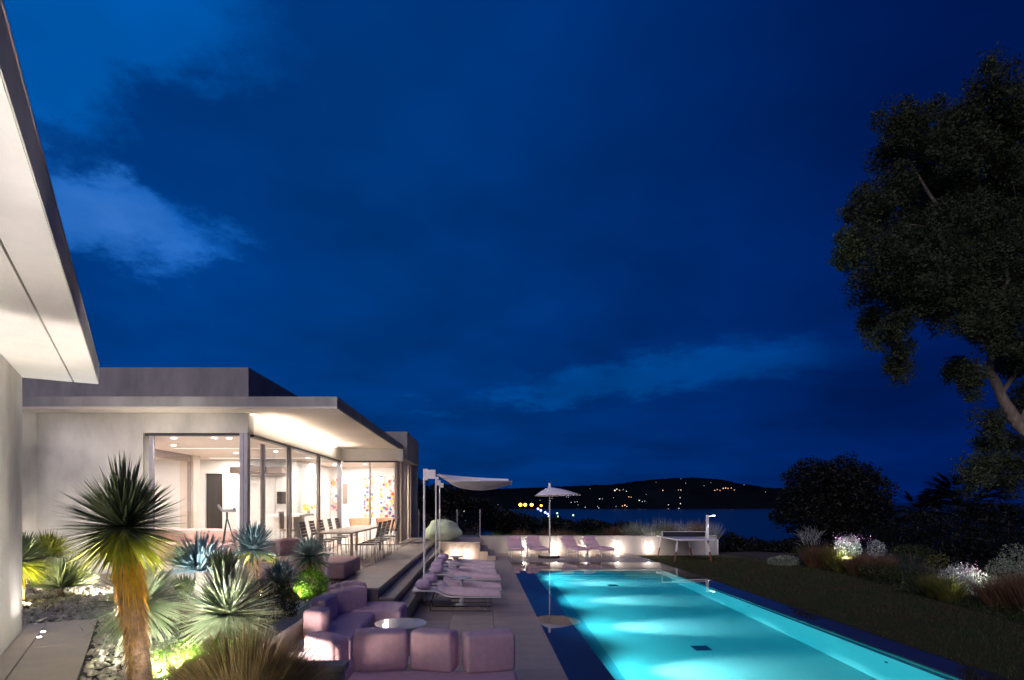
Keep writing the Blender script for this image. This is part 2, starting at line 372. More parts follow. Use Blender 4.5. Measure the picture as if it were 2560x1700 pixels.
# ================================================================== SETTING
# sea, far hill, land
tag(obj('sea', MB().add([(-20000, 60, -31), (30000, 60, -31), (30000, 45000, -31), (-20000, 45000, -31)], [(0, 1, 2, 3)]), seam), kind='structure')
def hill():
    mb = MB(); prof = [(200, 1236), (700, 1232), (1000, 1226), (1280, 1221), (1453, 1214.5), (1530, 1212), (1619, 1199.6), (1680, 1195.5), (1741, 1194), (1800, 1199), (1849, 1209), (1920, 1219), (1990, 1224), (2060, 1236), (2110, 1256), (2150, 1274)]
    cols = []; Yb = 3000.0
    us = [200 + i * 6 for i in range(int((2156 - 200) / 6))]
    def h(u):
        for (a, va), (b, vb) in zip(prof, prof[1:]):
            if a <= u <= b: t = (u - a) / (b - a); return va + (vb - va) * t
        return 1274
    rows = 9
    for u in us:
        z = 2.1 - (h(u) - 1256) / F * (Yb + 420)
        x0 = (u - 1200) / F
        for r in range(rows):
            t = r / (rows - 1)
            Y = Yb - 30 + 450 * t + 60 * noise.noise(Vector((u * .01, t * 2, 3)))
            zz = -31.5 + (z + 31.5) * math.sin(t * math.pi / 2) ** .9
            if 0 < t: zz += 7 * noise.noise(Vector((u * .05, t * 5, 0))) * t + 3 * noise.noise(Vector((u * .2, t * 14, 5)))
            cols.append((x0 * Y, Y, zz))
    for i in range(len(us) - 1):
        for r in range(rows - 1):
            a = i * rows + r; mb.f.append((a, a + rows, a + rows + 1, a + 1))
    mb.v = cols
    from mathutils.bvhtree import BVHTree
    tag(obj('hill', mb, hillm, smooth=True, sharp=0), kind='structure')
    return BVHTree.FromPolygons([Vector(q) for q in mb.v], mb.f)
hill_bvh = hill()
def land():
    mb = MB(); nx, ny = 60, 26
    for j in range(ny):
        Y = -8 + (j / (ny - 1)) ** 1.7 * 420
        for i in range(nx):
            X = -70 + i / (nx - 1) * 260 if Y < 60 else -200 + i / (nx - 1) * 600
            z = (-2.6 if Y < 26 and X < 30 else -.9) - max(0, Y - 24.6) * .055 - max(0, Y - 80) * .03 + .25 * noise.noise(Vector((X * .08, Y * .08, 0)))
            if X > 14: z -= (X - 14) * .03
            mb.v.append((X, Y, z))
    for j in range(ny - 1):
        for i in range(nx - 1):
            a = j * nx + i; mb.f.append((a, a + 1, a + nx + 1, a + nx))
    tag(obj('terrain', mb, terr, smooth=True, sharp=0), kind='structure')
land()

# pool deck: bed with single tiles on it
deck = tag(obj('pool_deck', MB().box(-1.24, 1.02, -2, 24.0, -.5, -.032).box(1.02, 6.25, 20.36, 24.0, -.5, -.032).box(-3.2, -1.24, -2, 9.71, -.5, -.032).box(-1.7, -1.24, 9.71, 20.9, -.5, -.034), grout), kind='structure')
tile_cache = {}
def tile(parent, x0, x1, y0, y1, ztop, mat, th=.03, name='tile', g=.004):
    w, h = round(x1 - x0 - 2 * g, 3), round(y1 - y0 - 2 * g, 3)
    key = (w, h, mat.name, th)
    if key not in tile_cache:
        me = D.meshes.new(name); mb = MB().box(-w/2, w/2, -h/2, h/2, -th, 0); me.from_pydata(mb.v, [], mb.f); me.materials.append(mat); tile_cache[key] = me
    o = D.objects.new(name, tile_cache[key]); COL.objects.link(o); o.parent = parent
    o.location = Vector(((x0 + x1) / 2, (y0 + y1) / 2, ztop + random.uniform(-.0012, .0004))) - parent.location
    return o
# three tile shades so the paving is not uniform
stone_v = [stone]
for k, f_ in enumerate((.90, 1.07)):
    stone_v.append(solid('stone_tile_%s' % 'bc'[k], tuple(c * f_ for c in (.44, .37, .31)), .55, .13, 3.0, .15, 70, spec=.4, c2=tuple(c * f_ for c in (.36, .30, .25))))
xs = [-3.20, -2.02, -1.24, -.52, .24, 1.05]
for ci in range(5):
    y = 3.5 - (.38 if ci % 2 else 0)
    while y < 23.9:
        y1 = min(y + .76, 23.98)
        if not (ci < 2 and y1 > 9.71): tile(deck, xs[ci], xs[ci+1], y, y1, 0, random.choice(stone_v))
        y += .76
x = 1.05
while x < 6.2:
    x1 = min(x + .86, 6.27)
    for (ya, yb) in ((20.34, 21.2), (21.2, 22.1), (22.1, 23.0), (23.0, 23.98)): tile(deck, x, x1, ya, yb, 0, random.choice(stone_v))
    x += .86
# terrace
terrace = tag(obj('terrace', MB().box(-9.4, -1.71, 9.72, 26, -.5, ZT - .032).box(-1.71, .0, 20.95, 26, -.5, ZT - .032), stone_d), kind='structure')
tx = [-8.9, -7.5, -6.1, -4.7, -3.6, -2.505, -1.69]
for ci in range(6):
    y = 9.70
    while y < 23.9:
        y1 = min(y + 1.2, 24.0)
        xa, xb = tx[ci], tx[ci+1] - (.018 if ci == 4 else 0)
        if xb <= -4.6 and y > 11.0: y = 99; continue
        tile(terrace, xa, xb, y, y1, ZT, random.choice(stone_v)); y += 1.2
for k in range(2): tile(terrace, -1.69 + k * .86, -.84 + k * .86, 20.93, 24.0, ZT, stone)
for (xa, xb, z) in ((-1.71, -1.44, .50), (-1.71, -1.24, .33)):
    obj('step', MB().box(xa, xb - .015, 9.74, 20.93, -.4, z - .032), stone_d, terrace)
for (xa, xb, z) in ((-1.70, -1.43, .50), (-1.43, -1.225, .33)):
    y = 9.72
    while y < 20.9:
        y1 = min(y + 1.6, 20.925); tile(terrace, xa, xb, y, y1, z, random.choice(stone_v), name='step_tread'); y += 1.6
# end stair of the raised platform
for (xa, xb, z) in ((.0, .29, .335), (.29, .57, .168)):
    tile(terrace, xa, xb, 20.95, 23.95, z, stone, th=z, name='stair_step')
# lawn
lawn = tag(obj('lawn', MB().prism([(6.30, -2), (13, -2), (9.6, 8), (9.7, 10.2), (10.3, 13), (11.0, 16.5), (11.2, 19.2), (10.2, 22.5), (9.6, 25.5), (6.0, 25.5), (6.0, 24.0), (6.30, 24.0)], -.8, -.10), lawnm), kind='structure')
mb = MB()
for _ in range(60000):
    Y = 7 + 17 * random.random() ** .8; X = random.uniform(6.32, 11.1)
    if X > 9.6 + max(0, Y - 10) * .18 and Y < 19: continue
    if noise.noise(Vector((X * .9, Y * .9, 2))) < -.35 and random.random() < .5: continue
    h = random.uniform(.025, .07) * (1.3 if noise.noise(Vector((X * .5, Y * .5, 9))) > 0 else .8)
    mb.blade((X, Y, -.10), (random.gauss(0, .45), random.gauss(0, .45), 1), h, .004, seg=1)
tag(obj('grass', mb, L_lawn), 'short dry grass blades of the dark lawn', 'grass', kind='stuff')
# pool
pool = tag(obj('pool_basin', MB().box(1.0, 6.3, .5, 20.4, -1.9, -1.70), poolm), kind='structure')
obj('pool_wall', MB().box(1.25, 1.60, .9, 18.6, -1.695, -.045).box(5.75, 6.10, .9, 18.6, -1.695, -.045).box(1.25, 6.10, 18.62, 19.0, -1.695, -.045).box(1.25, 6.10, .5, .88, -1.695, -.045), poolm, pool)
obj('shaded_floor_strip', MB().box(1.603, 2.16, .9, 18.6, -1.699, -1.692), solid('pool_shade_teal', (.10, .36, .42), .6, .05, 2), pool)  # darker teal colour stands in for the unlit floor along the wall
for k, (ya, z) in enumerate(((18.36, -.28), (18.10, -.55), (17.84, -.82), (17.58, -1.09), (17.32, -1.36))):
    obj('pool_step', MB().box(1.603, 5.747, ya, 18.617, -1.697, z), poolm, pool)
obj('overflow_rim', MB().box(1.048, 1.603, .9, 20.343, -.30, -.004).box(5.747, 6.258, .9, 20.343, -.30, -.004).box(1.603, 5.747, 18.62, 20.343, -.30, -.004), blackstone, pool)
obj('pool_edge_slot', MB().box(1.018, 1.046, .5, 20.40, -.3, -.006).box(6.26, 6.30, .5, 20.40, -.3, -.004).box(1.05, 6.26, 20.345, 20.36, -.3, -.006), black, pool)
obj('waterline_tile', MB().box(5.741, 5.7465, .9, 18.61, -.13, -.048).box(1.604, 5.740, 18.610, 18.6185, -.13, -.048), solid('waterline_teal', (.03, .20, .20), .3, .2, 20), pool)
for yy in (8.2, 12.4, 16.0): obj('water_inlet', MB().lathe([(.001, -.004), (.035, -.004), (.035, .004), (.001, .004)], (0, 0, 0), 12), blackstone, pool, world=False).matrix_basis = Matrix.Translation((5.742, yy, -.62)) @ Matrix.Rotation(R(90), 4, 'Y')
for (x, y) in ((3.80, 16.6), (3.85, 10.1)):
    dr = tag(obj('floor_drain', MB().box(x - .14, x + .14, y - .14, y + .14, -1.699, -1.685), blackstone), 'dark square drain grate on the pool floor ' + ('near the pool steps' if y > 12 else 'in the nearer half of the pool'), 'drain')
wmb = MB().box(1.55, 5.80, .85, 18.68, -1.85, -.012)
tag(obj('pool_water_body', wmb, waterm), kind='structure')
# pool lamps on the left wall under the ledge
PL = (1.0, .97, .97)
for k, y in enumerate((17.0, 14.3, 11.6, 8.9, 6.2)):
    t = thing('pool_lamp', 'round underwater lamp in the left pool wall, ' + ['first one from the pool steps', 'second from the pool steps', 'third from the pool steps', 'fourth from the pool steps', 'last before the camera'][k], 'pool lamp', (1.60, y, -.86), group='lamps in the left wall of the pool')
    obj('lamp_lens', MB().tube([(1.60, y, -.86), (1.63, y, -.86)], .09, 16), emit('pool_lens%d' % k, (.8, .95, 1), 20), t)
    obj('lamp_ring', MB().tube([(1.60, y, -.86), (1.618, y, -.86)], .12, 16), white, t)
    light('SPOT', 'pool_scatter_fill', (1.66, y, -.86), 110, (.25, .92, 1.0), t, target=(5.2, y, -.9), spot_size=R(150), spot_blend=.6, shadow_soft_size=.07)  # wide cyan spot added to stand for light scattered in the water
    light('SPOT', 'pool_lamp_light', (1.66, y, -.86), 370, PL, t, target=(3.6, y, -1.7), spot_size=R(40), spot_blend=1.0, shadow_soft_size=.07)

# ================================================================== LEFT BUILDING (rotated)
Rc = Vector((-4.52, 6.87)); a2 = Vector((.593, -1)).normalized(); b2 = Vector((a2.y, -a2.x))   # b2 points away from the pool
def rp(s, t): q = Rc + a2 * s + b2 * t; return (q.x, q.y)
lb = thing('side_house', 'pale plaster house wing with a flat overhanging roof, at the left edge', 'house', (-5.13, 6.51, ZT))
obj('roof', MB().prism([rp(0, 0), rp(16, 0), rp(16, 9), rp(0, 9)], 3.54, 3.72), concrete, lb)
obj('soffit', MB().prism([rp(0, .0), rp(16, .0), rp(16, .235), rp(0, .235)], 3.50, 3.539).prism([rp(0, .25), rp(16, .25), rp(16, 9), rp(0, 9)], 3.50, 3.539), plaster_w, lb)
obj('roof_flashing', MB().prism([rp(-.012, -.012), rp(16, -.012), rp(16, .10), rp(-.012, .10)], 3.721, 3.735), steel, lb)
obj('wall', MB().prism([rp(.03, .71), rp(16, .71), rp(16, 6), rp(.03, 6)], ZT - .3, 3.499), plaster, lb)
obj('eave_strip', MB().prism([rp(0, .003 - .01), rp(16, -.007), rp(16, -.0005), rp(0, -.0005)], 3.505, 3.715), plaster, lb)

# path
Pw = [rp(-1.6, .95), rp(14, .95), rp(14, .03), rp(-1.6, .03)]
path = tag(obj('path', MB().prism([rp(-.35, 1.4), rp(14, 1.4), rp(14, .02), rp(-.35, -.35)], .2, ZT - .032), grout), kind='structure')
def path_slab(s0, s1, t0, t1):
    me = MB().prism([rp(s0, t0), rp(s1, t0), rp(s1, t1), rp(s0, t1)], ZT - .03, ZT - random.uniform(0, .001))
    obj('paving_slab', me, stone_p, path)
s = -.34
for s1 in (.30, 1.05, 3.1, 5.3, 7.6):
    path_slab(s + .006, s1 - .006, .03, .52); path_slab(s + .006, s1 - .006, .53, .70); s = s1
path_slab(-.34, 1.0, .712, 1.38)
# garden bed
tag(obj('garden_soil', MB().prism([(-9.0, 11.6), (-9.3, 7.5), (-6.3, 6.0), rp(-.36, .02), rp(7, .015), (-1.9, 3.0), (-1.25, 3.0), (-1.25, 4.9), (-2.42, 5.1), (-2.42, 9.7), (-4.2, 9.72), (-4.2, 11.6)], .0, ZT - .07), soil), kind='structure')
def inpoly(x, y, poly):
    c = False; n = len(poly)
    for i in range(n):
        x1, y1 = poly[i]; x2, y2 = poly[i-1]
        if (y1 > y) != (y2 > y) and x < (x2 - x1) * (y - y1) / (y2 - y1) + x1: c = not c
    return c
def pebbles(name, poly, n, r0, r1, mat, label, z=ZT - .07):
    ico = bmesh.new(); bmesh.ops.create_icosphere(ico, subdivisions=1, radius=1)
    iv = [v.co.copy() for v in ico.verts]; fi = [tuple(v.index for v in f.verts) for f in ico.faces]; ico.free()
    mb = MB(); xs = [p[0] for p in poly]; ys = [p[1] for p in poly]; c = 0
    for _ in range(n * 12):
        if c >= n: break
        x, y = random.uniform(min(xs), max(xs)), random.uniform(min(ys), max(ys))
        if not inpoly(x, y, poly): continue
        c += 1; r = random.uniform(r0, r1); sx, sy, sz = random.uniform(.8, 1.3), random.uniform(.7, 1.1), random.uniform(.5, .8); q = random.random() * 6.28
        zz = z + r * .5 + random.choice((0, 0, .6, 1.2)) * r
        cs, sn = math.cos(q), math.sin(q); o = len(mb.v)
        for v in iv:
            a, b = v.x * sx * r, v.y * sy * r
            mb.v.append((x + a * cs - b * sn, y + a * sn + b * cs, zz + v.z * sz * r))
        mb.f += [tuple(i + o for i in f) for f in fi]
    tag(obj(name, mb, mat, smooth=True, sharp=0), label, 'pebbles', kind='stuff')
pebbles('pebbles', [rp(-.36, .0), rp(5.0, .0), rp(5.0, -.75), rp(1.2, -.75), rp(-.4, -.45)], 5200, .018, .034, pebm, 'rounded beige pebbles in the strip beside the path')
pebbles('gravel', [(-8.8, 9.8), (-8.9, 7.3), (-6.2, 6.2), (-5.0, 7.0), (-4.2, 8.6), (-5.0, 10.0)], 5200, .022, .045, pebm, 'pale gravel round the plants past the path end')
pebbles('white_pebbles', [(-3.3, 8.6), (-2.45, 8.6), (-2.45, 7.3), (-2.75, 7.2), (-3.5, 8.0)], 1500, .018, .03, pebw, 'white stones behind the low wall under the round green shrub')
# planter walls
pw = thing('planter_wall', 'low stone garden wall running back behind the corner sofa', 'wall', (-2.3, 7.5, 0))
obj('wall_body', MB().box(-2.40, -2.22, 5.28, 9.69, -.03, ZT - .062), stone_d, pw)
obj('coping', MB().box(-2.42, -2.19, 5.27, 9.70, ZT - .06, ZT), concrete, pw)
pw2 = thing('planter_wall', 'short end wall with grey coping in front of the armchair cushion, bottom centre', 'wall', (-1.8, 5.2, 0))
obj('wall_body', MB().box(-2.42, -1.22, 5.11, 5.24, -.03, ZT - .085), concrete, pw2)
obj('coping', MB().box(-2.46, -1.19, 5.08, 5.265, ZT - .06, ZT - .002), concrete, pw2)

# ================================================================== MAIN HOUSE
XG = -4.70; YF = 11.65
mh = thing('main_house', 'flat-roofed modern house with lit glass walls beside the pool terrace', 'house', (-5, 12, ZT))
H = lambda name, mb, mat, **k: obj(name, mb, mat, mh, **k)
H('wall', MB().box(-8.9, -6.77, YF, YF + .3, ZT - .2, 3.898).box(-9.3, -8.903, 11.13, YF + .3, ZT - .2, 3.898), plaster)
H('roof', MB().box(-14, -2.74, 11.12, 20.7, 3.94, 4.13), concrete)
H('soffit', MB().box(-14, -2.745, 11.125, 20.695, 3.90, 3.939), solid('soffit_plaster', (.58, .52, .47), .8, .06, 1.0, .15, 45, spec=.2))
H('roof_parapet', MB().box(-14, -5.59, 14.0, 20.2, 4.132, 5.36), concrete)
H('beam', MB().box(-6.767, -4.66, YF, YF + .3, 3.5, 3.897), plaster)
H('side_beam', MB().box(-4.95, -4.663, YF + .302, 19.5, 3.5, 3.897), plaster_w)
H('end_beam', MB().box(-4.95, -2.60, 19.503, 19.8, 3.5, 3.897), plaster_w)
H('upper_block', MB().box(-6.2, -2.60, 20.703, 24.5, 3.64, 4.63), concrete)
H('back_wall', MB().box(-2.9, -2.62, 24.2, 24.5, ZT - .2, 3.638), plaster)
H('terrace_sill', MB().box(-6.767, -4.62, YF + .05, YF + .25, ZT - .05, ZT + .03).box(-4.80, -4.62, YF + .26, 19.46, ZT - .01, ZT + .03).box(-4.60, -2.7, 19.46, 19.62, ZT - .01, ZT + .03), bronze)
H('window_head', MB().box(-6.767, -4.8, YF + .06, YF + .22, 3.45, 3.498).box(-4.80, -4.66, YF + .31, 19.46, 3.45, 3.498).box(-4.60, -2.74, 19.51, 19.62, 3.45, 3.498), black)
def pane_x(x, y0, y1, z0=ZT + .03, z1=3.45):
    return H('pane', MB().add([(x, y0, z0), (x, y1, z0), (x, y1, z1), (x, y0, z1)], [(0, 1, 2, 3)]), glassm)
def pane_y(y, x0, x1, z0=ZT + .03, z1=3.45):
    return H('pane', MB().add([(x0, y, z0), (x1, y, z0), (x1, y, z1), (x0, y, z1)], [(0, 1, 2, 3)]), glassm)
# corner post and mullions
H('corner_post', MB().box(-4.84, -4.765, YF + .02, YF + .09, ZT + .03, 3.499).box(-4.755, -4.68, YF + .02, YF + .16, ZT + .03, 3.499), steel)
H('window_jamb', MB().box(-6.69, -6.62, YF + .08, YF + .16, ZT + .03, 3.449), steel)
pane_y(YF + .12, -6.62, -4.84)
for y in (14.5, 17.15):
    H('mullion', MB().box(-4.76, -4.72, y - .03, y + .03, ZT + .03, 3.449), steel)
    H('door_stile', MB().box(-4.79, -4.762, y + .05, y + .17, ZT + .03, 3.449).box(-4.79, -4.762, y - .19, y - .05, ZT + .03, 3.449), bronze)
H('mullion', MB().box(-4.78, -4.66, 19.42, 19.54, ZT + .03, 3.449), steel)
H('door_stile', MB().box(-4.90, -4.87, 12.92, 13.08, ZT + .03, 3.40).box(-4.90, -4.87, 13.12, 13.16, ZT + .03, 3.40), bronze)
for (a, b) in ((YF + .16, 14.455), (14.545, 17.105), (17.195, 19.42)): pane_x(-4.74, a, b)
H('mullion', MB().box(-3.73, -3.68, 19.54, 19.60, ZT + .03, 3.449), bronze)
H('mullion', MB().box(-2.87, -2.80, 19.53, 19.62, ZT + .03, 3.60), bronze)
pane_y(19.57, -4.66, -3.73); pane_y(19.57, -3.68, -2.87)
for k, (a, b) in enumerate(((19.75, 20.25), (20.45, 21.3), (21.6, 22.2), (22.5, 22.9), (23.3, 23.9))):
    H('shutter_panel', MB().box(-2.84 + .03 * (k % 2), -2.79 + .03 * (k % 2), a, b, ZT + .03, 3.62), tanpanel)
pane_x(-2.82, 20.25, 20.45, z1=3.62); pane_x(-2.82, 22.2, 24.2, z1=3.62)
# cove light strip above the glass wall
H('cove_light', MB().box(-4.655, -4.565, 11.75, 18.6, 3.872, 3.894), emit('cove_strip', (1, .88, .66), 2.0))
light('AREA', 'cove_lamp', (-4.30, 15.2, 3.52), 24, (1, .87, .70), mh, target=(-4.45, 15.2, 3.9), shape='RECTANGLE', size=6.6, size_y=.06)
D.objects['cove_lamp'].rotation_euler = (R(180), 0, R(90))
# interior
H('interior_floor', MB().box(-13.5, -4.85, YF + .32, 23.5, ZT - .028, ZT + .02).box(-4.85, -2.9, 19.68, 23.5, ZT + .003, ZT + .02), intfloor)
H('interior_ceiling', MB().box(-13.5, -4.96, YF + .305, 23.5, 3.502, 3.55).box(-4.95, -2.9, 19.81, 23.5, 3.502, 3.55), intceil)
H('interior_wall', MB().box(-13.5, -9.02, 19.0, 19.2, ZT, 3.5).box(-8.44, -6.2, 19.0, 19.2, ZT, 3.5).box(-9.02, -8.44, 19.0, 19.2, 3.05, 3.5)
  .box(-6.2, -6.0, 19.0, 23.3, ZT, 3.5).box(-6.2, -2.92, 23.3, 23.5, ZT, 3.5).box(-13.5, -13.3, 12, 19, ZT, 3.5).box(-13.3, -8.9, YF + .31, YF + .5, ZT, 3.5), intwall)
H('interior_door', MB().box(-9.02, -8.44, 19.12, 19.18, ZT, 3.049), darkdoor)
H('pillar', MB().box(-8.9, -8.5, 17.2, 17.6, ZT, 3.5), intceil)
H('inner_partition_frame', MB().box(-8.62, -8.55, YF + .6, 17.18, 3.30, 3.499).box(-8.62, -8.55, 17.08, 17.18, ZT, 3.3).box(-8.62, -8.55, 14.6, 14.66, ZT, 3.3), brownw)
for (qa, qb, qc, qd) in ((-8.5, -5.2, 18.2, 18.4), (-7.9, -5.1, 14.95, 15.02)): H('ceiling_slot', MB().box(qa, qb, qc, qd, 3.487, 3.501), emit('slot_glow', (1, .93, .82), .9))
H('bulkhead', MB().box(-7.9, -6.25, 18.3, 18.99, 3.02, 3.22).box(-6.9, -6.75, 16.8, 18.3, 3.05, 3.2), brownw)
for (x, y) in ((-6.65, 12.6), (-5.75, 12.55), (-5.45, 12.6), (-6.9, 16.4), (-5.6, 15.9), (-5.4, 18.2), (-7.5, 14.2), (-4.2, 21.2)):
    H('ceiling_downlight', MB().lathe([(.055, 0), (.055, .012)], (x, y, 3.488), 14), emit('downlight_%d' % int(x * -10 + y), (1, .94, .85), 8))
AL = lambda x, y, w: light('AREA', 'room_lamp', (x, y, 3.47), w, (1, .94, .885), mh, shape='DISK', size=.16)
for (x, y, w) in ((-6.65, 13.0, 34), (-5.6, 13.0, 34), (-7.6, 14.6, 34), (-6.2, 15.0, 34), (-6.9, 16.8, 34), (-5.6, 16.6, 34), (-5.4, 18.4, 34), (-5.6, 20.8, 42), (-4.2, 21.2, 42), (-3.4, 21.0, 34), (-4.9, 22.4, 34), (-11, 14, 60), (-10.6, 16.6, 60), (-8.0, 18.4, 24)): AL(x, y, w * .62)
light('SPOT', 'art_lamp', (-4.1, 21.3, 3.42), 30, (1, .93, .85), mh, target=(-4.1, 23.3, 2.3), spot_size=R(100), spot_blend=.8, shadow_soft_size=.1)

# interior furniture
def framed(name, x0, x1, y, z0, z1, mat, label, cat='picture', th=.04):
    t = thing(name, label, cat, ((x0 + x1) / 2, y, (z0 + z1) / 2))
    obj('canvas', MB().box(x0, x1, y - th, y, z0, z1), mat, t)
    return t
framed('painting', -4.66, -4.30, 23.29, 1.50, 3.16, art1, 'narrow colourful speckled canvas, the left one of two')
framed('painting', -4.02, -3.44, 23.29, 1.50, 3.16, art2, 'wide colourful speckled canvas hanging right of the narrow one')
framed('painting', -5.97, -5.66, 23.29, 1.75, 3.05, art2, 'speckled panel standing in for a reflection of the canvases, at the left end of the white wall')  # solid panel added in place of the paintings' reflection in the glass
framed('painting', -5.50, -5.32, 23.29, 2.05, 2.85, brownw, 'plain brown upright panel on the white wall left of the speckled canvases')
framed('wall_screen', -6.62, -6.27, 18.95, 2.05, 2.45, darkdoor, 'small dark screen on the white cupboards', 'screen')
kc = thing('kitchen_cabinet', 'tall white cupboards along the back wall of the lit room', 'cupboard', (-7, 18.8, ZT))
for k in range(4):
    for z0, z1 in ((ZT + .1, 1.15), (1.16, 1.78), (1.79, 2.93)):
        obj('cupboard_door', MB().box(-8.0 + k * .44, -7.57 + k * .44, 18.96, 18.99, z0, z1), white, kc)
kc2 = thing('kitchen_island', 'white bar counter with vase inside the glass wall', 'counter', (-5.45, 16.9, ZT))
obj('counter_top', MB().box(-5.95, -5.02, 16.2, 17.6, 1.70, 1.76), white, kc2); obj('counter_body', MB().box(-5.85, -5.3, 16.5, 17.5, ZT + .02, 1.698), intwall, kc2)
t = thing('flower_vase', 'white bowl of yellow flowers on the bar counter', 'flowers', (-5.1, 17.2, 1.76))
obj('bowl', MB().lathe([(.05, 0), (.11, .08), (.12, .09)], (-5.15, 17.2, 1.761), 14), white, t)
mb = MB()
for _ in range(60):
    mb.leaf((-5.15 + random.gauss(0, .09), 17.2 + random.gauss(0, .09), 1.93 + random.gauss(0, .05)), .05)
obj('blossoms', mb, yellowf, t)
def soft(w, dpt, h, r=.07, seed=0, seg=4, puff=.016):
    bm = bmesh.new(); bmesh.ops.create_cube(bm, size=1)
    for v in bm.verts: v.co = Vector((v.co.x * w, v.co.y * dpt, v.co.z * h + h / 2))
    bmesh.ops.subdivide_edges(bm, edges=bm.edges[:], cuts=3, use_grid_fill=True)
    hw, hd, hh = w / 2, dpt / 2, h / 2
    for v in bm.verts:
        x, y, z = v.co.x / hw, v.co.y / hd, (v.co.z - hh) / hh
        v.co.x *= 1 + .0; 
        # bulge of the faces
        if abs(abs(x) - 1) < 1e-4: v.co.x += math.copysign(puff * (1 - y*y) * (1 - z*z), x)
        if abs(abs(y) - 1) < 1e-4: v.co.y += math.copysign(puff * (1 - x*x) * (1 - z*z), y)
        if abs(abs(z) - 1) < 1e-4: v.co.z += math.copysign(puff * (1 - x*x) * (1 - y*y), z)
    ed = [e for e in bm.edges if len(e.link_faces) == 2 and e.link_faces[0].normal.angle(e.link_faces[1].normal) > .9]
    bmesh.ops.bevel(bm, geom=ed, offset=min(r * .8, h * .45, w * .45, dpt * .45), segments=seg, profile=.5, affect='EDGES', clamp_overlap=True)
    for v in bm.verts: v.co += Vector((0, 0, 1)) *   .010 * noise.noise(v.co * 6 + Vector((seed, 0, 0)))
    mb = MB(); bm.verts.index_update()
    mb.v = [tuple(v.co) for v in bm.verts]; mb.f = [tuple(v.index for v in f.verts) for f in bm.faces]; bm.free(); return mb
def cushion(name, loc, rz, w, dpt, h, mat, parent, r=.07, rx=0, seed=0):
    o = obj(name, soft(w, dpt, h, r, seed), mat, parent, smooth=True, world=False, sharp=0)
    pl = parent.location if parent else Vector((0, 0, 0))
    o.location = Vector(loc) - pl; o.rotation_euler = (rx, 0, rz); return o
t = thing('indoor_sofa', 'low rose sofa inside behind the front window', 'sofa', (-7.2, 14.2, ZT + .02))
cushion('seat', (-7.2, 14.2, ZT + .02), 0, 2.2, .9, .42, pink2, t); cushion('backrest', (-7.2, 14.5, ZT + .44), 0, 2.2, .25, .32, pink2, t)
t = thing('bar_stool', 'pale upright stool beside the bar counter', 'stool', (-5.2, 15.7, ZT + .02))
obj('seat', MB().box(-5.38, -5.05, 15.55, 15.9, 1.32, 1.37), tablewood, t); obj('backrest', MB().box(-5.40, -5.37, 15.55, 15.9, 1.38, 1.85), tablewood, t)
for sx in (-5.37, -5.08):
    for sy in (15.58, 15.87): obj('leg', MB().tube([(sx, sy, 1.32), (sx, sy, ZT + .02)], .015, 6), steel, t)
def shell_chair(x, y, label):
    t = thing('lounge_chair', label, 'chair', (x, y, ZT + .02))
    mb = MB(); n = 18
    for k in range(n + 1):
        q = math.pi * (k / n) ; r = .36
        for r_, z in ((r, ZT + .5), (r + .06, ZT + .82), (r + .04, ZT + .84), (r - .04, ZT + .5)):
            mb.v.append((x + r_ * math.cos(q), y + .1 + r_ * math.sin(q), z))
    for k in range(n):
        for j in range(4): mb.f.append((k*4 + j, (k+1)*4 + j, (k+1)*4 + (j+1) % 4, k*4 + (j+1) % 4))
    obj('shell', mb, redw, t, smooth=True); cushion('seat', (x, y + .05, ZT + .38), 0, .6, .6, .12, tablewood, t)
    for sx in (-.2, .2):
        for sy in (-.15, .25): obj('leg', MB().tube([(x + sx, y + sy, ZT + .4), (x + sx * 1.1, y + sy * 1.1, ZT + .02)], .014, 6), steel, t)
shell_chair(-4.45, 21.4, 'tan shell chair inside, below the narrow speckled canvas'); shell_chair(-3.45, 21.4, 'tan shell chair inside, below the wide speckled canvas')
# spotting scope on tripod
t = thing('spotting_scope', 'angled spotting scope on a tripod behind the front window', 'telescope', (-5.45, 12.4, ZT + .02))
sx, sy, sz = -5.43, 12.4, 1.92
obj('scope_body', MB().tube([(sx - .06, sy, sz), (sx + .02, sy, sz + .005), (sx + .10, sy, sz + .01), (sx + .19, sy, sz + .02)], [.034, .036, .040, .050], 14), steel, t, smooth=True)
obj('eyepiece', MB().tube([(sx - .05, sy, sz - .005), (sx - .12, sy, sz + .05), (sx - .17, sy, sz + .13)], [.033, .028, .026], 12), steel, t, smooth=True)
obj('tripod_head', MB().tube([(sx + .02, sy, sz - .03), (sx + .02, sy, sz - .14)], .022, 8), black, t)
for q in (0, 2.1, 4.2):
    obj('leg', MB().tube([(sx + .02, sy, sz - .14), (sx + .02 + .30 * math.cos(q + .3), sy + .30 * math.sin(q + .3), ZT + .02)], [.014, .009], 6), black, t)

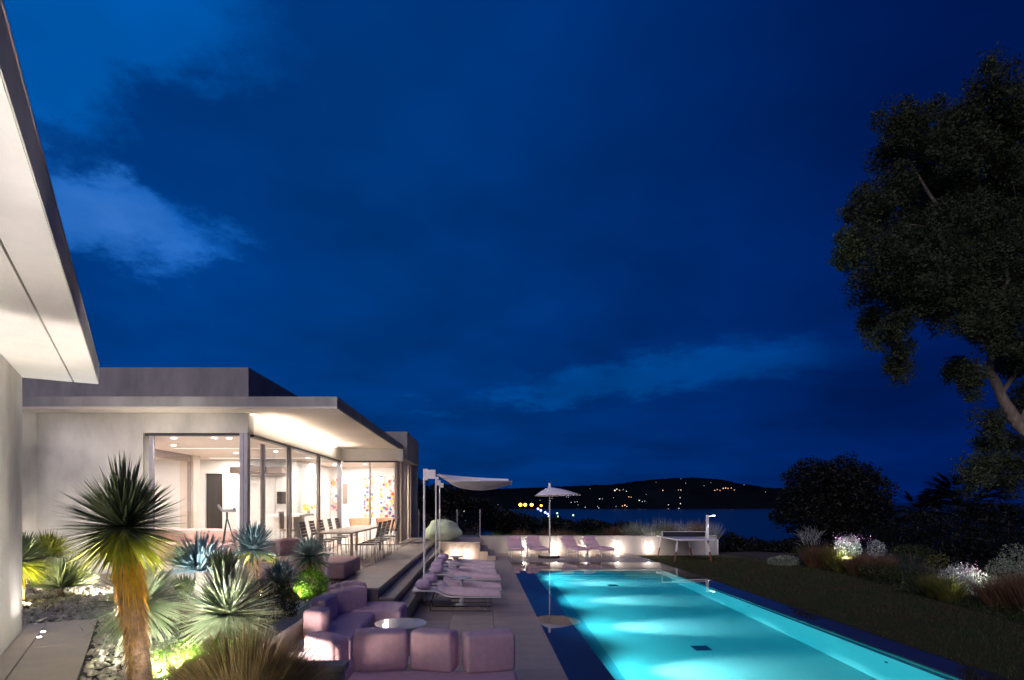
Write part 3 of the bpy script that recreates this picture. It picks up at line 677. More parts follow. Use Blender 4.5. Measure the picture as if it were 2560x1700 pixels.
# ================================================================== TERRACE FURNITURE
t = thing('dining_table', 'long weathered wood dining table outside the glass wall', 'table', (-3.33, 15.4, ZT))
obj('tabletop', MB().box(-3.75, -2.92, 13.35, 17.5, ZT + .70, ZT + .74), tablewood, t, bevel=.008)
for x in (-3.68, -2.99):
    for y in (13.5, 17.35): obj('leg', MB().box(x - .03, x + .03, y - .03, y + .03, ZT, ZT + .699), tablewood, t)
def dining_chair():
    t = thing('dining_chair', '', 'chair', (0, 0, 0))
    obj('seat', MB().box(-.22, .22, -.21, .21, .43, .455), wood_d, t, world=False, bevel=.006)
    a = R(13)
    mbk = MB()
    for k in range(5):
        z0 = .60 + k * .075; yy = .20 + (z0 - .46) * math.tan(a)
        mbk.box(-.20, .20, yy, yy + .018, z0, z0 + .062)
    obj('backrest', mbk, wood_d, t, world=False)
    for sx in (-1, 1):
        obj('leg', MB().tube([(sx * .20, -.19, .44), (sx * .21, -.21, 0)], .010, 6), steel, t, world=False)
        obj('leg', MB().tube([(sx * .20, .20 + .50 * math.tan(a), .98), (sx * .20, .20, .45), (sx * .21, .24, 0)], .010, 6), steel, t, world=False)
    return t
proto = dining_chair(); first = True
row_r = [13.75, 14.45, 15.15, 15.9, 16.9]; row_l = [13.95, 14.75, 15.6, 16.5, 17.35]
nm = ['first from the pouf end', 'second from the pouf end', 'third from the pouf end', 'fourth from the pouf end', 'farthest from the pouf']
for side, ys in (('pool', row_r), ('glass', row_l)):
    for k, y in enumerate(ys):
        c = proto if first else copy_tree(proto); first = False
        c.location = (-2.68 if side == 'pool' else -3.98, y, ZT); c.rotation_euler = (0, 0, R(-90 if side == 'pool' else 90) + random.uniform(-.08, .08))
        tag(c, 'dark dining chair, %s side of the long table, %s' % (side, nm[k]), 'chair', 'chairs at the long dining table')
def tulip(x, y, z, h, r, label, group=None):
    t = thing('pedestal_table', label, 'side table', (x, y, z), group=group)
    obj('tabletop', MB().lathe([(r * .9, h - .02), (r, h - .008), (r, h)], (x, y, z), 36), white_gloss, t)
    obj('pedestal', MB().lathe([(r * .62, 0), (r * .60, .008), (r * .25, .03), (.035, .12), (.020, .25 * h / .5), (.022, .40 * h / .5), (.07, h - .021)], (x, y, z), 28), white, t, smooth=True)
    return t
tulip(-2.72, 10.3, ZT, .54, .16, 'tall white pedestal table beside the rose pouf on the terrace')
t = thing('pouf', 'low rose pouf of two joined blocks on the terrace', 'pouf', (-2.75, 11.2, ZT))
cushion('pouf_block', (-2.77, 10.88, ZT + .03), 0, .62, .72, .30, pink2, t, .06); cushion('pouf_block', (-2.77, 11.62, ZT + .03), 0, .62, .72, .30, pink2, t, .06, seed=3)
t = thing('terrace_sofa', 'rose outdoor sofa by the glass wall, behind the yuccas', 'sofa', (-3.75, 11.2, ZT))
cushion('seat', (-3.65, 11.15, ZT + .03), 0, .9, 1.5, .34, pink2, t); cushion('backrest', (-4.0, 10.75, ZT + .36), R(90), .6, .24, .34, pink2, t); cushion('backrest', (-3.9, 11.6, ZT + .36), R(70), .65, .24, .34, pink2, t)
# bean bag
bm = bmesh.new(); bmesh.ops.create_icosphere(bm, subdivisions=4, radius=1)
for v in bm.verts:
    n_ = noise.noise(v.co * 1.6 + Vector((2, 0, 0))); v.co *= 1 + .20 * n_ + .03 * noise.noise(v.co * 6)
    z = v.co.z; v.co.z = max(z, -.62); k = 1 - .12 * max(0, z); v.co.x *= .68 * k; v.co.y *= .58 * k; v.co.z = (v.co.z + .62) * .50
mb = MB(); bm.verts.index_update(); mb.v = [tuple(v.co + Vector((-1.42, 22.0, ZT + .003))) for v in bm.verts]; mb.f = [tuple(v.index for v in f.verts) for f in bm.faces]; bm.free()
t = thing('bean_bag', 'big pale green bean bag on the raised platform behind the sunbeds', 'bean bag', (-1.42, 22, ZT)); obj('bag', mb, greenfab, t, smooth=True, sharp=0)
mb = MB()
for q in range(5):
    an = q * 1.257 + .3
    mb.tube([(-1.42 + .62 * math.sin(e) * math.cos(an), 22.0 + .53 * math.sin(e) * math.sin(an), ZT + .28 + .52 * math.cos(e)) for e in (.15, .4, .7, 1.0, 1.3, 1.6)], .008, 5)
obj('seam', mb, greenfab, t)
# balustrade behind the platform
t = thing('glass_balustrade', 'frameless glass balustrade with slim posts behind the bean bag', 'railing', (-1.5, 24.1, ZT))
for x in (-2.55, -.95, .0): obj('post', MB().box(x - .025, x + .025, 24.05, 24.1, ZT, ZT + 1.15), steel, t)
for (a, b) in ((-2.52, -.98), (-.92, -.03)): obj('pane', MB().box(a, b, 24.07, 24.08, ZT + .08, ZT + 1.12), glassm, t)

# ================================================================== COFFEE CORNER
t = thing('corner_sofa', 'mauve modular sofa with loose block cushions along the low wall', 'sofa', (-1.9, 8.1, 0))
cushion('seat', (-1.89, 8.05, .05), 0, .58, 1.82, .37, pink, t, .06, seed=1)
cushion('seat', (-2.0, 7.5, .052), 0, .35, .7, .365, pink, t, .05, seed=9)
cushion('backrest', (-2.06, 7.33, .41), R(82), .34, .26, .35, pink, t, .07, seed=2)
cushion('backrest', (-2.20, 8.20, .41), R(88), .64, .22, .37, pink, t, .05, seed=3)
cushion('backrest', (-2.03, 8.95, .41), R(48), .58, .22, .37, pink, t, .05, seed=4)
t = thing('ottoman', 'low mauve ottoman at the foot of the terrace steps', 'ottoman', (-1.63, 9.22, 0))
cushion('seat', (-1.66, 9.25, .06), 0, .90, .80, .40, pink, t, .09, seed=5)
cushion('backrest', (-2.08, 9.50, .43), R(20), .42, .22, .37, pink, t, .08, seed=6)
cushion('backrest', (-2.33, 9.42, .43), R(80), .40, .20, .33, pink, t, .08, seed=8)
tulip(-1.05, 7.70, 0, .50, .345, 'round white coffee table in front of the mauve ottoman')
t = thing('front_sofa', 'mauve modular sofa with a row of block cushions at the bottom edge', 'sofa', (-.5, 5.3, 0))
cushion('seat', (-.46, 5.20, .05), 0, 1.66, 1.35, .35, pink, t, .06, seed=11)
cushion('backrest', (-1.015, 5.95, .395), R(7), .535, .25, .40, pink, t, .055, seed=12)
cushion('backrest', (-.465, 5.93, .395), R(-18), .46, .25, .40, pink, t, .055, seed=13)
cushion('backrest', (.085, 5.91, .395), R(15), .515, .25, .39, pink, t, .055, seed=14)
cushion('backrest', (-1.55, 5.85, .395), R(-40), .50, .24, .37, pink, t, .10, seed=15)
cushion('seat', (-1.48, 5.85, .05), 0, .36, .9, .35, pink, t, .06, seed=16)
t = thing('lacquer_table', 'white lacquer block table in the corner behind the brown grass', 'table', (-1.95, 6.7, 0))
obj('tabletop', MB().box(-2.16, -1.72, 6.42, 7.02, .41, .44), white_gloss, t)
obj('body', MB().box(-2.13, -1.75, 6.45, 6.99, .03, .408), white, t)
def small_lamp(name, label, loc, group=None, r=.022, s=60, col=(1, .88, .74), cat='lamp'):
    t = thing(name, label, cat, loc, group=group)
    return t
t = small_lamp('floor_lamp_recess', 'glowing wall lamp low in the corner by the lacquer table', (-1.93, 5.25, .2)); t.name = 'wall_lamp'
obj('lamp_glass', MB().box(-2.05, -1.80, 5.243, 5.262, .20, .28), emit('corner_lamp', (1, .85, .72), 12), t)
light('AREA', 'lamp_light', (-1.95, 5.32, .25), 22, (1, .80, .72), t, target=(-1.95, 7.2, .45), size=.22)

# sun loungers
def lounger(mat):
    t = thing('sun_lounger', '', 'sun lounger')
    Wd = .54
    prof = [(-.86, .405), (-.44, .405), (-.34, .37), (-.24, .32), (-.10, .295), (.2, .285), (.86, .285)]
    mb = MB(); n = len(prof)
    for (x, z) in prof:
        mb.v += [(x, -Wd/2, z), (x, Wd/2, z), (x, Wd/2, z - .022), (x, -Wd/2, z - .022)]
    for k in range(n - 1):
        for j in range(4): mb.f.append((k*4 + j, k*4 + (j+1) % 4, (k+1)*4 + (j+1) % 4, (k+1)*4 + j))
    mb.f += [(3, 2, 1, 0), ((n-1)*4, (n-1)*4+1, (n-1)*4+2, (n-1)*4+3)]
    obj('bed_shell', mb, white, t, world=False)
    # mattress follows the shell and curls up at the bend
    mp = [(-.37, .47), (-.30, .405), (-.22, .355), (-.10, .328), (.05, .315), (.3, .308), (.84, .308)]
    mb = MB(); th = .11; ys = [-.245, -.215, 0, .215, .245]; zf = [.5, .92, 1.08, .92, .5]; m_ = len(mp)
    for k, (x, z) in enumerate(mp):
        e = .55 if k in (0, m_ - 1) else 1
        ring = [(y, z - .012 + th * f * (e if f != .5 else 1)) for y, f in zip(ys, zf)] + [(y, z - .012 + .0) for y in ys[::-1]]
        for (y, zz) in ring: mb.v.append((x, y, zz))
    q = 10
    for k in range(m_ - 1):
        for j in range(q): mb.f.append((k*q + j, k*q + (j+1) % q, (k+1)*q + (j+1) % q, (k+1)*q + j))
    mb.f += [tuple(range(q))[::-1], tuple((m_-1)*q + j for j in range(q))]
    obj('mattress', mb, mat, t, smooth=True, world=False, sharp=60)
    for s_ in (-1, 1):
        y = s_ * .235
        obj('runner', MB().tube([(-.42, y, .385), (-.52, y, .12), (-.50, y, .015), (-.40, y, .009), (.66, y, .009)], .010, 6), black, t, world=False)
        obj('leg', MB().tube([(.60, y, .009), (.60, y, .275)], .010, 6), steel, t, world=False)
    return t
def pillow(x, y, z, rz, label, group='towelling pillows on the sunbeds'):
    bm = bmesh.new(); bmesh.ops.create_icosphere(bm, subdivisions=4, radius=1)
    for v in bm.verts:
        c = v.co
        for ax in range(3): c[ax] = math.copysign(abs(c[ax]) ** .72, c[ax])
        c.x *= .155; c.y *= .25; c.z *= .088; c *= 1 + .035 * noise.noise(v.co * 60) + .05 * noise.noise(v.co * 14)
    mb = MB(); bm.verts.index_update(); mb.v = [tuple(v.co + Vector((0, 0, .09))) for v in bm.verts]; mb.f = [tuple(v.index for v in f.verts) for f in bm.faces]; bm.free()
    o = obj('pillow', mb, towel, None, smooth=True, sharp=0); o.location = (x, y, z); o.rotation_euler = (0, 0, rz)
    return tag(o, label, 'pillow', group)
lp = lounger(cushm); first = True
nth = ['nearest to the camera', 'second from the camera', 'third from the camera', 'fourth from the camera', 'fifth from the camera', 'last before the platform']
for k, (y, dx_) in enumerate(((11.42, -.45), (12.38, -.40), (13.95, -.37), (14.95, -.43), (16.05, -.45), (17.1, -.42))):
    c = lp if first else copy_tree(lp); first = False
    c.location = (dx_, y, 0); tag(c, 'white sunbed with mauve mattress beside the steps, ' + nth[k], 'sun lounger', 'sunbeds in a row beside the terrace steps')
    pillow(dx_ - .66, y - .02, .405, random.uniform(-.08, .08), 'fluffy lilac pillow on the sunbed ' + nth[k])
tulip(-.38, 11.92, 0, .56, .20, 'white pedestal table between the two nearest sunbeds', 'pedestal tables between the sunbeds')
tulip(-.56, 14.45, 0, .56, .20, 'white pedestal table between the third and fourth sunbeds', 'pedestal tables between the sunbeds')
tulip(-.68, 16.58, 0, .56, .20, 'white pedestal table between the last two sunbeds of the row', 'pedestal tables between the sunbeds')
# four far loungers with raised back facing the pool
def lounger_far():
    t = thing('sun_lounger', '', 'sun lounger')
    Wd = .58
    prof = [(-.95, .30), (.05, .30), (.30, .36), (.75, .66)]
    mb = MB(); n = len(prof)
    for (y, z) in prof: mb.v += [(-Wd/2, y, z), (Wd/2, y, z), (Wd/2, y, z - .025), (-Wd/2, y, z - .025)]
    for k in range(n - 1):
        for j in range(4): mb.f.append((k*4 + j, (k+1)*4 + j, (k+1)*4 + (j+1) % 4, k*4 + (j+1) % 4))
    mb.f += [(0, 1, 2, 3), ((n-1)*4+3, (n-1)*4+2, (n-1)*4+1, (n-1)*4)]
    obj('bed_shell', mb, white, t, world=False)
    m1 = soft(.54, 1.0, .08, .035); obj('mattress', m1, pink, t, smooth=True, world=False, sharp=0).location = (0, -.43, .303)
    o = obj('back_cushion', soft(.54, .62, .08, .035), pink, t, smooth=True, world=False, sharp=0); o.location = (0, .36, .385); o.rotation_euler = (R(34), 0, 0)
    o = obj('head_cushion', soft(.46, .20, .09, .04), pink, t, smooth=True, world=False, sharp=0); o.location = (0, .60, .63); o.rotation_euler = (R(34), 0, 0)
    for s_ in (-1, 1):
        for y in (-.8, .1): obj('leg', MB().tube([(s_ * .25, y, .28), (s_ * .25, y - .05, 0)], .012, 6), white, t, world=False)
        obj('back_strut', MB().tube([(s_ * .25, .62, .55), (s_ * .25, .2, 0)], .012, 6), white, t, world=False)
    return t
lf = lounger_far(); first = True
for k, (x, y, rz) in enumerate(((1.40, 22.75, 2), (2.22, 22.75, 9), (3.68, 22.75, 14), (4.58, 22.75, 17))):
    c = lf if first else copy_tree(lf); first = False
    c.location = (x, y, 0); c.rotation_euler = (0, 0, R(rz)); tag(c, 'mauve sunbed by the far wall, ' + ['first from the platform stair', 'second from the platform stair', 'third from the platform stair', 'farthest from the platform stair'][k], 'sun lounger', 'raised-back sunbeds by the far wall')
tulip(1.82, 22.3, 0, .50, .20, 'white pedestal table between the first pair of far sunbeds', 'pedestal tables by the far wall'); tulip(4.12, 22.3, 0, .50, .20, 'white pedestal table between the second pair of far sunbeds', 'pedestal tables by the far wall')

# parasol with sagging canopy, near
t = thing('parasol', 'white offset parasol with a sagging canopy over the nearest sunbed', 'parasol', (-1.0, 11.9, 0))
obj('base', MB().lathe([(.30, 0), (.30, .10), (.285, .115)], (-.90, 12.0, 0), 36), concrete, t)
obj('mast', MB().tube([(-1.13, 11.75, .10), (-1.13, 11.75, 2.78)], .022, 12), white, t)
obj('bracket', MB().box(-1.06, -.90, 11.70, 11.80, 2.58, 2.76).box(-1.108, -1.06, 11.72, 11.78, 2.55, 2.78).box(-.90, -.84, 11.72, 11.78, 2.56, 2.62), white, t)
mb = MB(); nx, ny = 26, 14
def can(i, j):
    s_ = i / (nx - 1); q = j / (ny - 1) * 2 - 1
    x = -.88 + 1.50 * s_; half = 1.0 * (math.sin(math.pi * (.015 + .80 * s_)) ** .5)
    y = 12.05 + q * half
    rim_n = 2.56 - .10 * s_ + .0 ; rim_f = 2.70 - .02 * s_
    e = min(1, s_ / .3); e = e * e * (3 - 2 * e)
    zn = 2.66 - .15 * e; zf = 2.70 - .09 * s_
    z = zn + (zf - zn) * (q + 1) / 2 - .225 * (math.sin(math.pi * (.02 + .86 * s_)) ** .9) * (1 - abs(q) ** 2.6)
    return (x, y, z)
for i in range(nx):
    for j in range(ny): mb.v.append(can(i, j))
for i in range(nx - 1):
    for j in range(ny - 1): a = i * ny + j; mb.f.append((a, a + 1, a + ny + 1, a + ny))
obj('canopy', mb, canvas, t, smooth=True, sharp=0)
obj('canopy_rim', MB().tube([can(i, 0) for i in range(nx)] + [can(nx-1, j) for j in range(1, ny)] + [can(i, ny - 1) for i in range(nx - 2, -1, -1)], .010, 6), white, t)
for k, (x, y, u) in enumerate(((-1.27, 15.7, 1), (-1.33, 18.0, 1))):
    t = thing('parasol_mast', 'slim white parasol mast without canopy, ' + ['the middle one of three', 'the one nearest the platform'][k], 'mast', (x + .12, y, 0), group='white masts beside the sunbeds')
    bx_ = x + .33
    obj('base', MB().lathe([(.28, 0), (.28, .10), (.265, .115)], (bx_, y + .1, 0), 28), concrete, t)
    obj('mast', MB().tube([(bx_ - .22, y, .10), (x, y, .30), (x, y, 2.76)] if False else [(x + .08, y, .05), (x + .08, y, 2.74)], .022, 10), white, t)
    obj('mast_head', MB().box(x + .06, x + .20, y - .04, y + .04, 2.56, 2.70), white, t)
# far tilted parasol
t = thing('parasol', 'tilted white disc parasol by the far end of the pool', 'parasol', (2.65, 22.07, 0))
obj('base', MB().lathe([(.42, 0), (.42, .07), (.40, .09)], (2.62, 22.07, 0), 32), blackstone, t)
obj('mast', MB().tube([(2.65, 22.07, .08), (2.65, 22.07, 2.84)], .025, 10), white, t)
obj('finial', MB().tube([(2.65, 22.07, 2.62), (2.65, 22.07, 2.84)], [.06, .045], 10), white, t)
mb = MB(); nr, na = 8, 40
cxx, cyy = 2.95, 22.07
for i in range(nr + 1):
    for j in range(na):
        q = 2 * math.pi * j / na; r = i / nr
        x = cxx + r * .86 * math.cos(q); y = cyy + r * .80 * math.sin(q)
        apx = 2.65
        z = 2.67 - .30 * r ** 1.5 + .02 * r * math.cos(q) - .02 * r * math.sin(q)
        x = apx + (x - apx) if i else x; x = apx * (1 - r) + (cxx + .86 * math.cos(q)) * r; y = cyy + .80 * math.sin(q) * r
        if i == 0: x, y, z = apx, cyy, 2.68
        mb.v.append((x, y, z))
for i in range(nr):
    for j in range(na): mb.f.append((i*na + j, i*na + (j+1) % na, (i+1)*na + (j+1) % na, (i+1)*na + j))
obj('canopy', mb, canvas, t, smooth=True, sharp=0)
obj('canopy_rim', MB().tube([mb.v[nr*na + j] for j in range(na)] + [mb.v[nr*na]], .014, 6), white, t)

# far wall with lamps
fw = thing('garden_wall', 'long low pale wall across the far end of the pool', 'wall', (4.9, 24.1, 0))
obj('wall_body', MB().box(.003, 9.8, 24.002, 24.25, -.3, .70), plaster, fw); obj('coping', MB().box(.0, 9.8, 23.99, 24.27, .702, .73), concrete, fw)
lampm = emit('wall_lamp_glow', (1, .90, .80), 60)
ords = ['first from the platform stair', 'second from the platform stair', 'middle one', 'second from the lawn end', 'the one over the lawn']
def wall_lamp(x, y, z, label, w, tgt_dy=-.5, group='small lamps on the far wall'):
    t = thing('wall_lamp', label, 'lamp', (x, y, z), group=group)
    obj('lamp_housing', MB().box(x - .04, x + .04, y - .035, y - .001, z - .03, z + .05), steel, t)
    obj('lamp_glass', MB().lathe([(.02, -.03), (.045, 0), (.02, .03)], (x, y - .075, z), 12), lampm, t, smooth=True)
    light('POINT', 'lamp_light', (x, y - .20, z - .19), w * .8, (1, .80, .66), t, shadow_soft_size=.05)
for k, x in enumerate((1.82, 3.12, 4.40, 5.68, 6.97)): wall_lamp(x, 24.0, .38, 'bright little lamp on the far wall, ' + ords[k], 5.5)
for k, x in enumerate((-.93, -.43)): wall_lamp(x, 20.945, .37, 'bright little lamp on the platform front, ' + ['the one nearer the steps', 'the one nearer the stair'][k], 7, group='small lamps on the platform front')

# table tennis
t = thing('tennis_table', 'white ping-pong table with a dark net on the lawn', 'ping-pong table', (7.9, 22.5, -.1))
obj('tabletop', MB().box(7.22, 8.60, 21.25, 23.75, .70, .75), white, t); obj('apron', MB().box(7.45, 8.37, 21.60, 23.4, .655, .698), white, t)
mb = MB().box(7.08, 8.74, 22.49, 22.505, .775, .955); obj('net', mb, black, t)
obj('net_post', MB().box(7.05, 7.085, 22.47, 22.52, .74, .98).box(8.735, 8.77, 22.47, 22.52, .74, .98), white, t); obj('net_tape', MB().box(7.08, 8.74, 22.485, 22.51, .956, .972), white, t)
for (x, y, ddx) in ((7.33, 21.5, -.13), (8.45, 21.5, .13), (7.33, 23.5, -.13), (8.45, 23.5, .13)):
    lg = obj('leg', MB().tube([(x + ddx * .45, y, .27), (x + ddx, y - .02, -.10)], [.036, .028], 8), wood_r, t)
    obj('leg_top', MB().tube([(x, y, .698), (x + ddx * .45, y, .27)], [.042, .036], 8), white, lg, world=True)
# shower column
t = thing('garden_shower', 'white outdoor shower column with a small lamp head behind the ping-pong table', 'shower', (9.4, 24.0, -.1))
obj('column', MB().box(9.34, 9.45, 23.95, 24.0, -.10, 1.58), white, t); obj('head', MB().tube([(9.45, 23.97, 1.52), (9.58, 23.9, 1.55)], .012, 6).lathe([(.06, 0), (.06, .05)], (9.62, 23.88, 1.53), 12), emit('shower_head_lamp', (.8, .88, 1), 3), t)
light('SPOT', 'shower_light', (9.62, 23.86, 1.5), 14, (.75, .85, 1), t, target=(9.65, 24.0, -.1), spot_size=R(70), shadow_soft_size=.03)
t = thing('splash_screen', 'white panel standing behind the shower column', 'panel', (9.85, 24.3, -.1)); obj('panel', MB().box(9.70, 9.98, 24.28, 24.32, -.4, .55), white, t)

# ================================================================== PLANTS
def sph(n, zmin=-1, zmax=1):
    for _ in range(n):
        z = random.uniform(zmin, zmax); q = random.random() * 6.2832; r = math.sqrt(max(0, 1 - z*z)); yield Vector((r * math.cos(q), r * math.sin(q), z))
def yucca(name, label, c, rad, base, n, mat, zmin=-.75, w=.009, low=None, lowz=-.2, skirt=0, skirt_len=.5, trunk_r=.06, droop=.04, spear=0, cat='yucca', lean=None):
    """rosette of sword leaves round c on a trunk that stands on base"""
    t = thing(name, label, cat, base); c = Vector(c); base = Vector(base)
    mbs = MB(); mbl = MB()
    for d_ in sph(n, zmin, 1):
        l = rad * random.uniform(.80, 1.06); tgt = mbl if (low is not None and d_.z < lowz + random.uniform(-.15, .15)) else mbs
        tgt.blade(c + d_ * rad * .06, d_, l, w * random.uniform(.75, 1.2), droop * random.uniform(.3, 1.5) * (1.2 - d_.z * .6) + (random.uniform(.08, .4) if random.random() < .10 else 0), 3)
    for _ in range(spear):
        d_ = Vector((random.gauss(0, .10), random.gauss(0, .10), 1)); mbs.blade(c, d_, rad * random.uniform(1.1, 1.28), w, 0, 3)
    tag(obj('foliage', mbs, mat, t), kind='stuff')
    if mbl.v: tag(obj('lower_foliage', mbl, low, t), kind='stuff')
    if (c - base).length > .15:
        pts = [base + (c - base) * k / 5 + Vector((math.sin(k * 1.3) * .012, 0, 0)) for k in range(6)]
        obj('trunk', MB().tube(pts, [trunk_r * (1.25 - .06 * k) for k in range(6)], 12), ybark, t, smooth=True)
    if skirt:
        mbk = MB(); ax = (base - c).normalized()
        for _ in range(skirt):
            k = random.random() ** 1.3; p = c + (base - c) * k * skirt_len
            q = random.random() * 6.28; out = Vector((math.cos(q), math.sin(q), 0))
            mbk.blade(p + out * trunk_r * .8, out * random.uniform(.10, .32) * (1 - .5 * k) + ax * 1.0, rad * random.uniform(.35, .7), w * .9, 0, 2)
        tag(obj('dead_leaf_skirt', mbk, L_dead, t), kind='stuff')
    return t
G = ZT - .05
# the big one
yc = P(309, 1317, 4.3); yb = P(358, 1740, 4.3)
yucca('tall_yucca', 'tall yucca with a round spiky crown, yellow lower leaves and dry skirt, beside the path', yc, .46, (yb.x, 4.3, G), 860, L_yuc, zmin=-.80, w=.0105, low=L_lime, lowz=-.25, skirt=700, skirt_len=.5, trunk_r=.058, droop=.015, spear=34)
mbk = MB(); bb = Vector((yb.x, 4.3, G))
for _ in range(620):
    q = random.random() * 6.28; out = Vector((math.cos(q), math.sin(q), 0)); dn_ = (bb - yc).normalized()
    mbk.blade(yc + dn_ * random.uniform(.02, .30) + out * .03, out * random.uniform(.08, .36) + dn_, random.uniform(.20, .40), .008, 0, 2)
tag(obj('yellow_leaf_skirt', mbk, L_yel, D.objects['tall_yucca']), kind='stuff')
mbk = MB()
for _ in range(900):
    q = random.random() * 6.28; out = Vector((math.cos(q), math.sin(q), 0)); f_ = random.uniform(.30, 1.0) ** .8; dn_ = (bb - yc).normalized()
    mbk.blade(yc.lerp(bb, f_) + out * .062, out * random.uniform(.05, .45) + dn_ * random.uniform(.6, 1) + Vector((random.gauss(0, .2), random.gauss(0, .2), 0)), random.uniform(.04, .15) * (1.5 - f_ * .8), .0045, .1, 2)
tag(obj('bark_fibres', mbk, L_dead, D.objects['tall_yucca']), kind='stuff')
def gpos(u, Y): return ((u - 1200) / F * Y, Y, G)
def yu(name, label, u, v, Y, rpx, n, mat, **k):
    c = P(u, v, Y); b = (c.x + k.pop('dx', 0), Y, G); k['w'] = k.get('w', .009) * 1.25; return yucca(name, label, c, rpx * 1.18 / F * Y, b, int(n * 1.25), mat, **k)
yu('yucca', 'yucca against the left wall, lime and yellow from its uplight', 44, 1405, 8.3, 72, 650, L_yuc, low=L_lime, lowz=0.05, skirt=260, skirt_len=.9, w=.010, trunk_r=.05)
yu('yucca', 'dim olive yucca in the recess by the plaster wall', 122, 1395, 9.6, 62, 420, L_lime, zmin=.0, w=.009, trunk_r=.04)
yu('yucca', 'dark green upright yucca at the far end of the path', 152, 1470, 8.9, 78, 420, L_yuc, zmin=.1, w=.010, trunk_r=.04)
yu('yucca', 'grey green yucca half hidden right of the tall yucca trunk', 352, 1510, 5.6, 108, 620, L_pale, zmin=-.8, w=.0085, droop=.08, trunk_r=.06)
yu('blue_yucca', 'powder blue yucca in front of the window corner, widest of the blue ones', 498, 1428, 7.6, 90, 520, L_blue, zmin=.05, w=.011, trunk_r=.06)
yu('blue_yucca', 'blue yucca with a short trunk before the glass corner post', 633, 1374, 8.6, 62, 480, L_blue, zmin=-.45, low=L_lime, lowz=-.25, w=.010, skirt=160, skirt_len=.5, trunk_r=.055)
yu('yucca', 'silvery green yucca with the widest fan in the middle of the bed', 571, 1537, 5.9, 118, 820, L_pale, zmin=-.65, w=.0085, droop=.07, trunk_r=.06)
yu('yucca', 'upright green yucca spear behind the silvery fan', 556, 1462, 6.6, 80, 120, L_yuc, zmin=.86, w=.010, trunk_r=.05)
yu('yucca', 'small dark fan yucca above the black shrub', 703, 1462, 7.6, 60, 260, L_teal, zmin=.15, w=.010, trunk_r=.05)
yu('yucca', 'small round yucca above the ball of bright green leaves', 775, 1392, 9.0, 52, 380, L_teal, zmin=-.55, low=L_lime, lowz=-.3, w=.011, trunk_r=.05)
yu('yucca', 'dark upright leaf clump between blue yucca and silvery fan', 462, 1505, 6.6, 62, 110, L_yuc, zmin=.85, w=.011, trunk_r=.05)
def bush(name, label, c, r, n, size, mat, cat='shrub', shell=.55, stem=True, tri=False):
    c = Vector(c); t = thing(name, label, cat, (c.x, c.y, c.z - r[2])); mb = MB()
    for d_ in sph(n):
        k = shell + (1 - shell) * random.random() ** .5; k *= 1 + .22 * noise.noise(Vector((d_.x * 2 + c.x, d_.y * 2, d_.z * 2)))
        mb.leaf((c.x + d_.x * r[0] * k, c.y + d_.y * r[1] * k, c.z + d_.z * r[2] * k), size * random.uniform(.6, 1.2))
    tag(obj('foliage', mb, mat, t), kind='stuff')
    if stem:
        for j in range(3): obj('stem', MB().tube([(c.x, c.y, c.z - r[2]), (c.x + random.uniform(-.5, .5) * r[0], c.y + random.uniform(-.5, .5) * r[1], c.z + .3 * r[2])], [.014, .006], 5), bark, t)
    return t
c = P(777, 1478, 8.8); bush('round_shrub', 'bright green ball shaped shrub behind the corner sofa', (c.x, c.y, .86), (.27, .27, .26), 2600, .022, L_bright)
c = P(693, 1510, 7.3); bush('round_shrub', 'dark olive shrub under the small fan yucca', (c.x, c.y, .80), (.26, .26, .32), 2000, .022, L_dark)
c = P(645, 1480, 7.4); bush('round_shrub', 'dry brownish shrub between the blue yucca and the olive shrub', (c.x, c.y, .85), (.22, .25, .28), 900, .03, L_straw)
def tuft(name, label, base, r, h, n, mat, w=.003, spread=.5, cat='grass tuft', droop=.25, t=None):
    if t is None: t = thing(name, label, cat, base)
    mb = MB(); base = Vector(base)
    for _ in range(n):
        q = random.random() * 6.28; rr = r * math.sqrt(random.random()); out = Vector((math.cos(q), math.sin(q), 0))
        mb.blade(base + out * rr * .45, out * (spread * rr / r + random.uniform(-.1, .1)) + Vector((0, 0, 1)), h * random.uniform(.65, 1.1), w, droop * random.uniform(.4, 1.4) * rr / r, 3)
    tag(obj('foliage', mb, mat, t), kind='stuff'); return t
tuft('grass_tuft', 'big dome of straw brown grass at the bottom edge before the end wall', ((612 - 1200) / F * 4.45, 4.45, .42), .50, .80, 8000, L_straw, .0026, spread=1.15, droop=.32)
# low bright ground cover
mb = MB()
for _ in range(7000):
    x, y = random.uniform(-3.0, -2.1), random.uniform(4.2, 6.2)
    u_ = 1200 + x / y * F
    if not 375 < u_ < 640: continue
    z = G + .10 + .10 * noise.noise(Vector((x * 3, y * 3, 0))) + random.uniform(-.08, .03); mb.leaf((x, y, z), random.uniform(.010, .018))
tag(obj('ground_cover', mb, L_bright), 'bright green creeping plants under the yuccas', 'ground cover', kind='stuff')
mb = MB()
for _ in range(6000):
    x, y = random.uniform(-8.4, -4.9), random.uniform(7.7, 10.5); mb.blade((x, y, G - .02), (random.gauss(0, .6), random.gauss(0, .6), 1), random.uniform(.05, .16), .004, .2, 2)
for _ in range(3500):
    x, y = random.uniform(-4.4, -2.5), random.uniform(6.4, 10.8); mb.blade((x, y, G - .02), (random.gauss(0, .6), random.gauss(0, .6), 1), random.uniform(.08, .30), .005, .2, 2)
tag(obj('undergrowth', mb, L_straw), 'thin dry undergrowth between the yuccas', 'ground cover', kind='stuff')

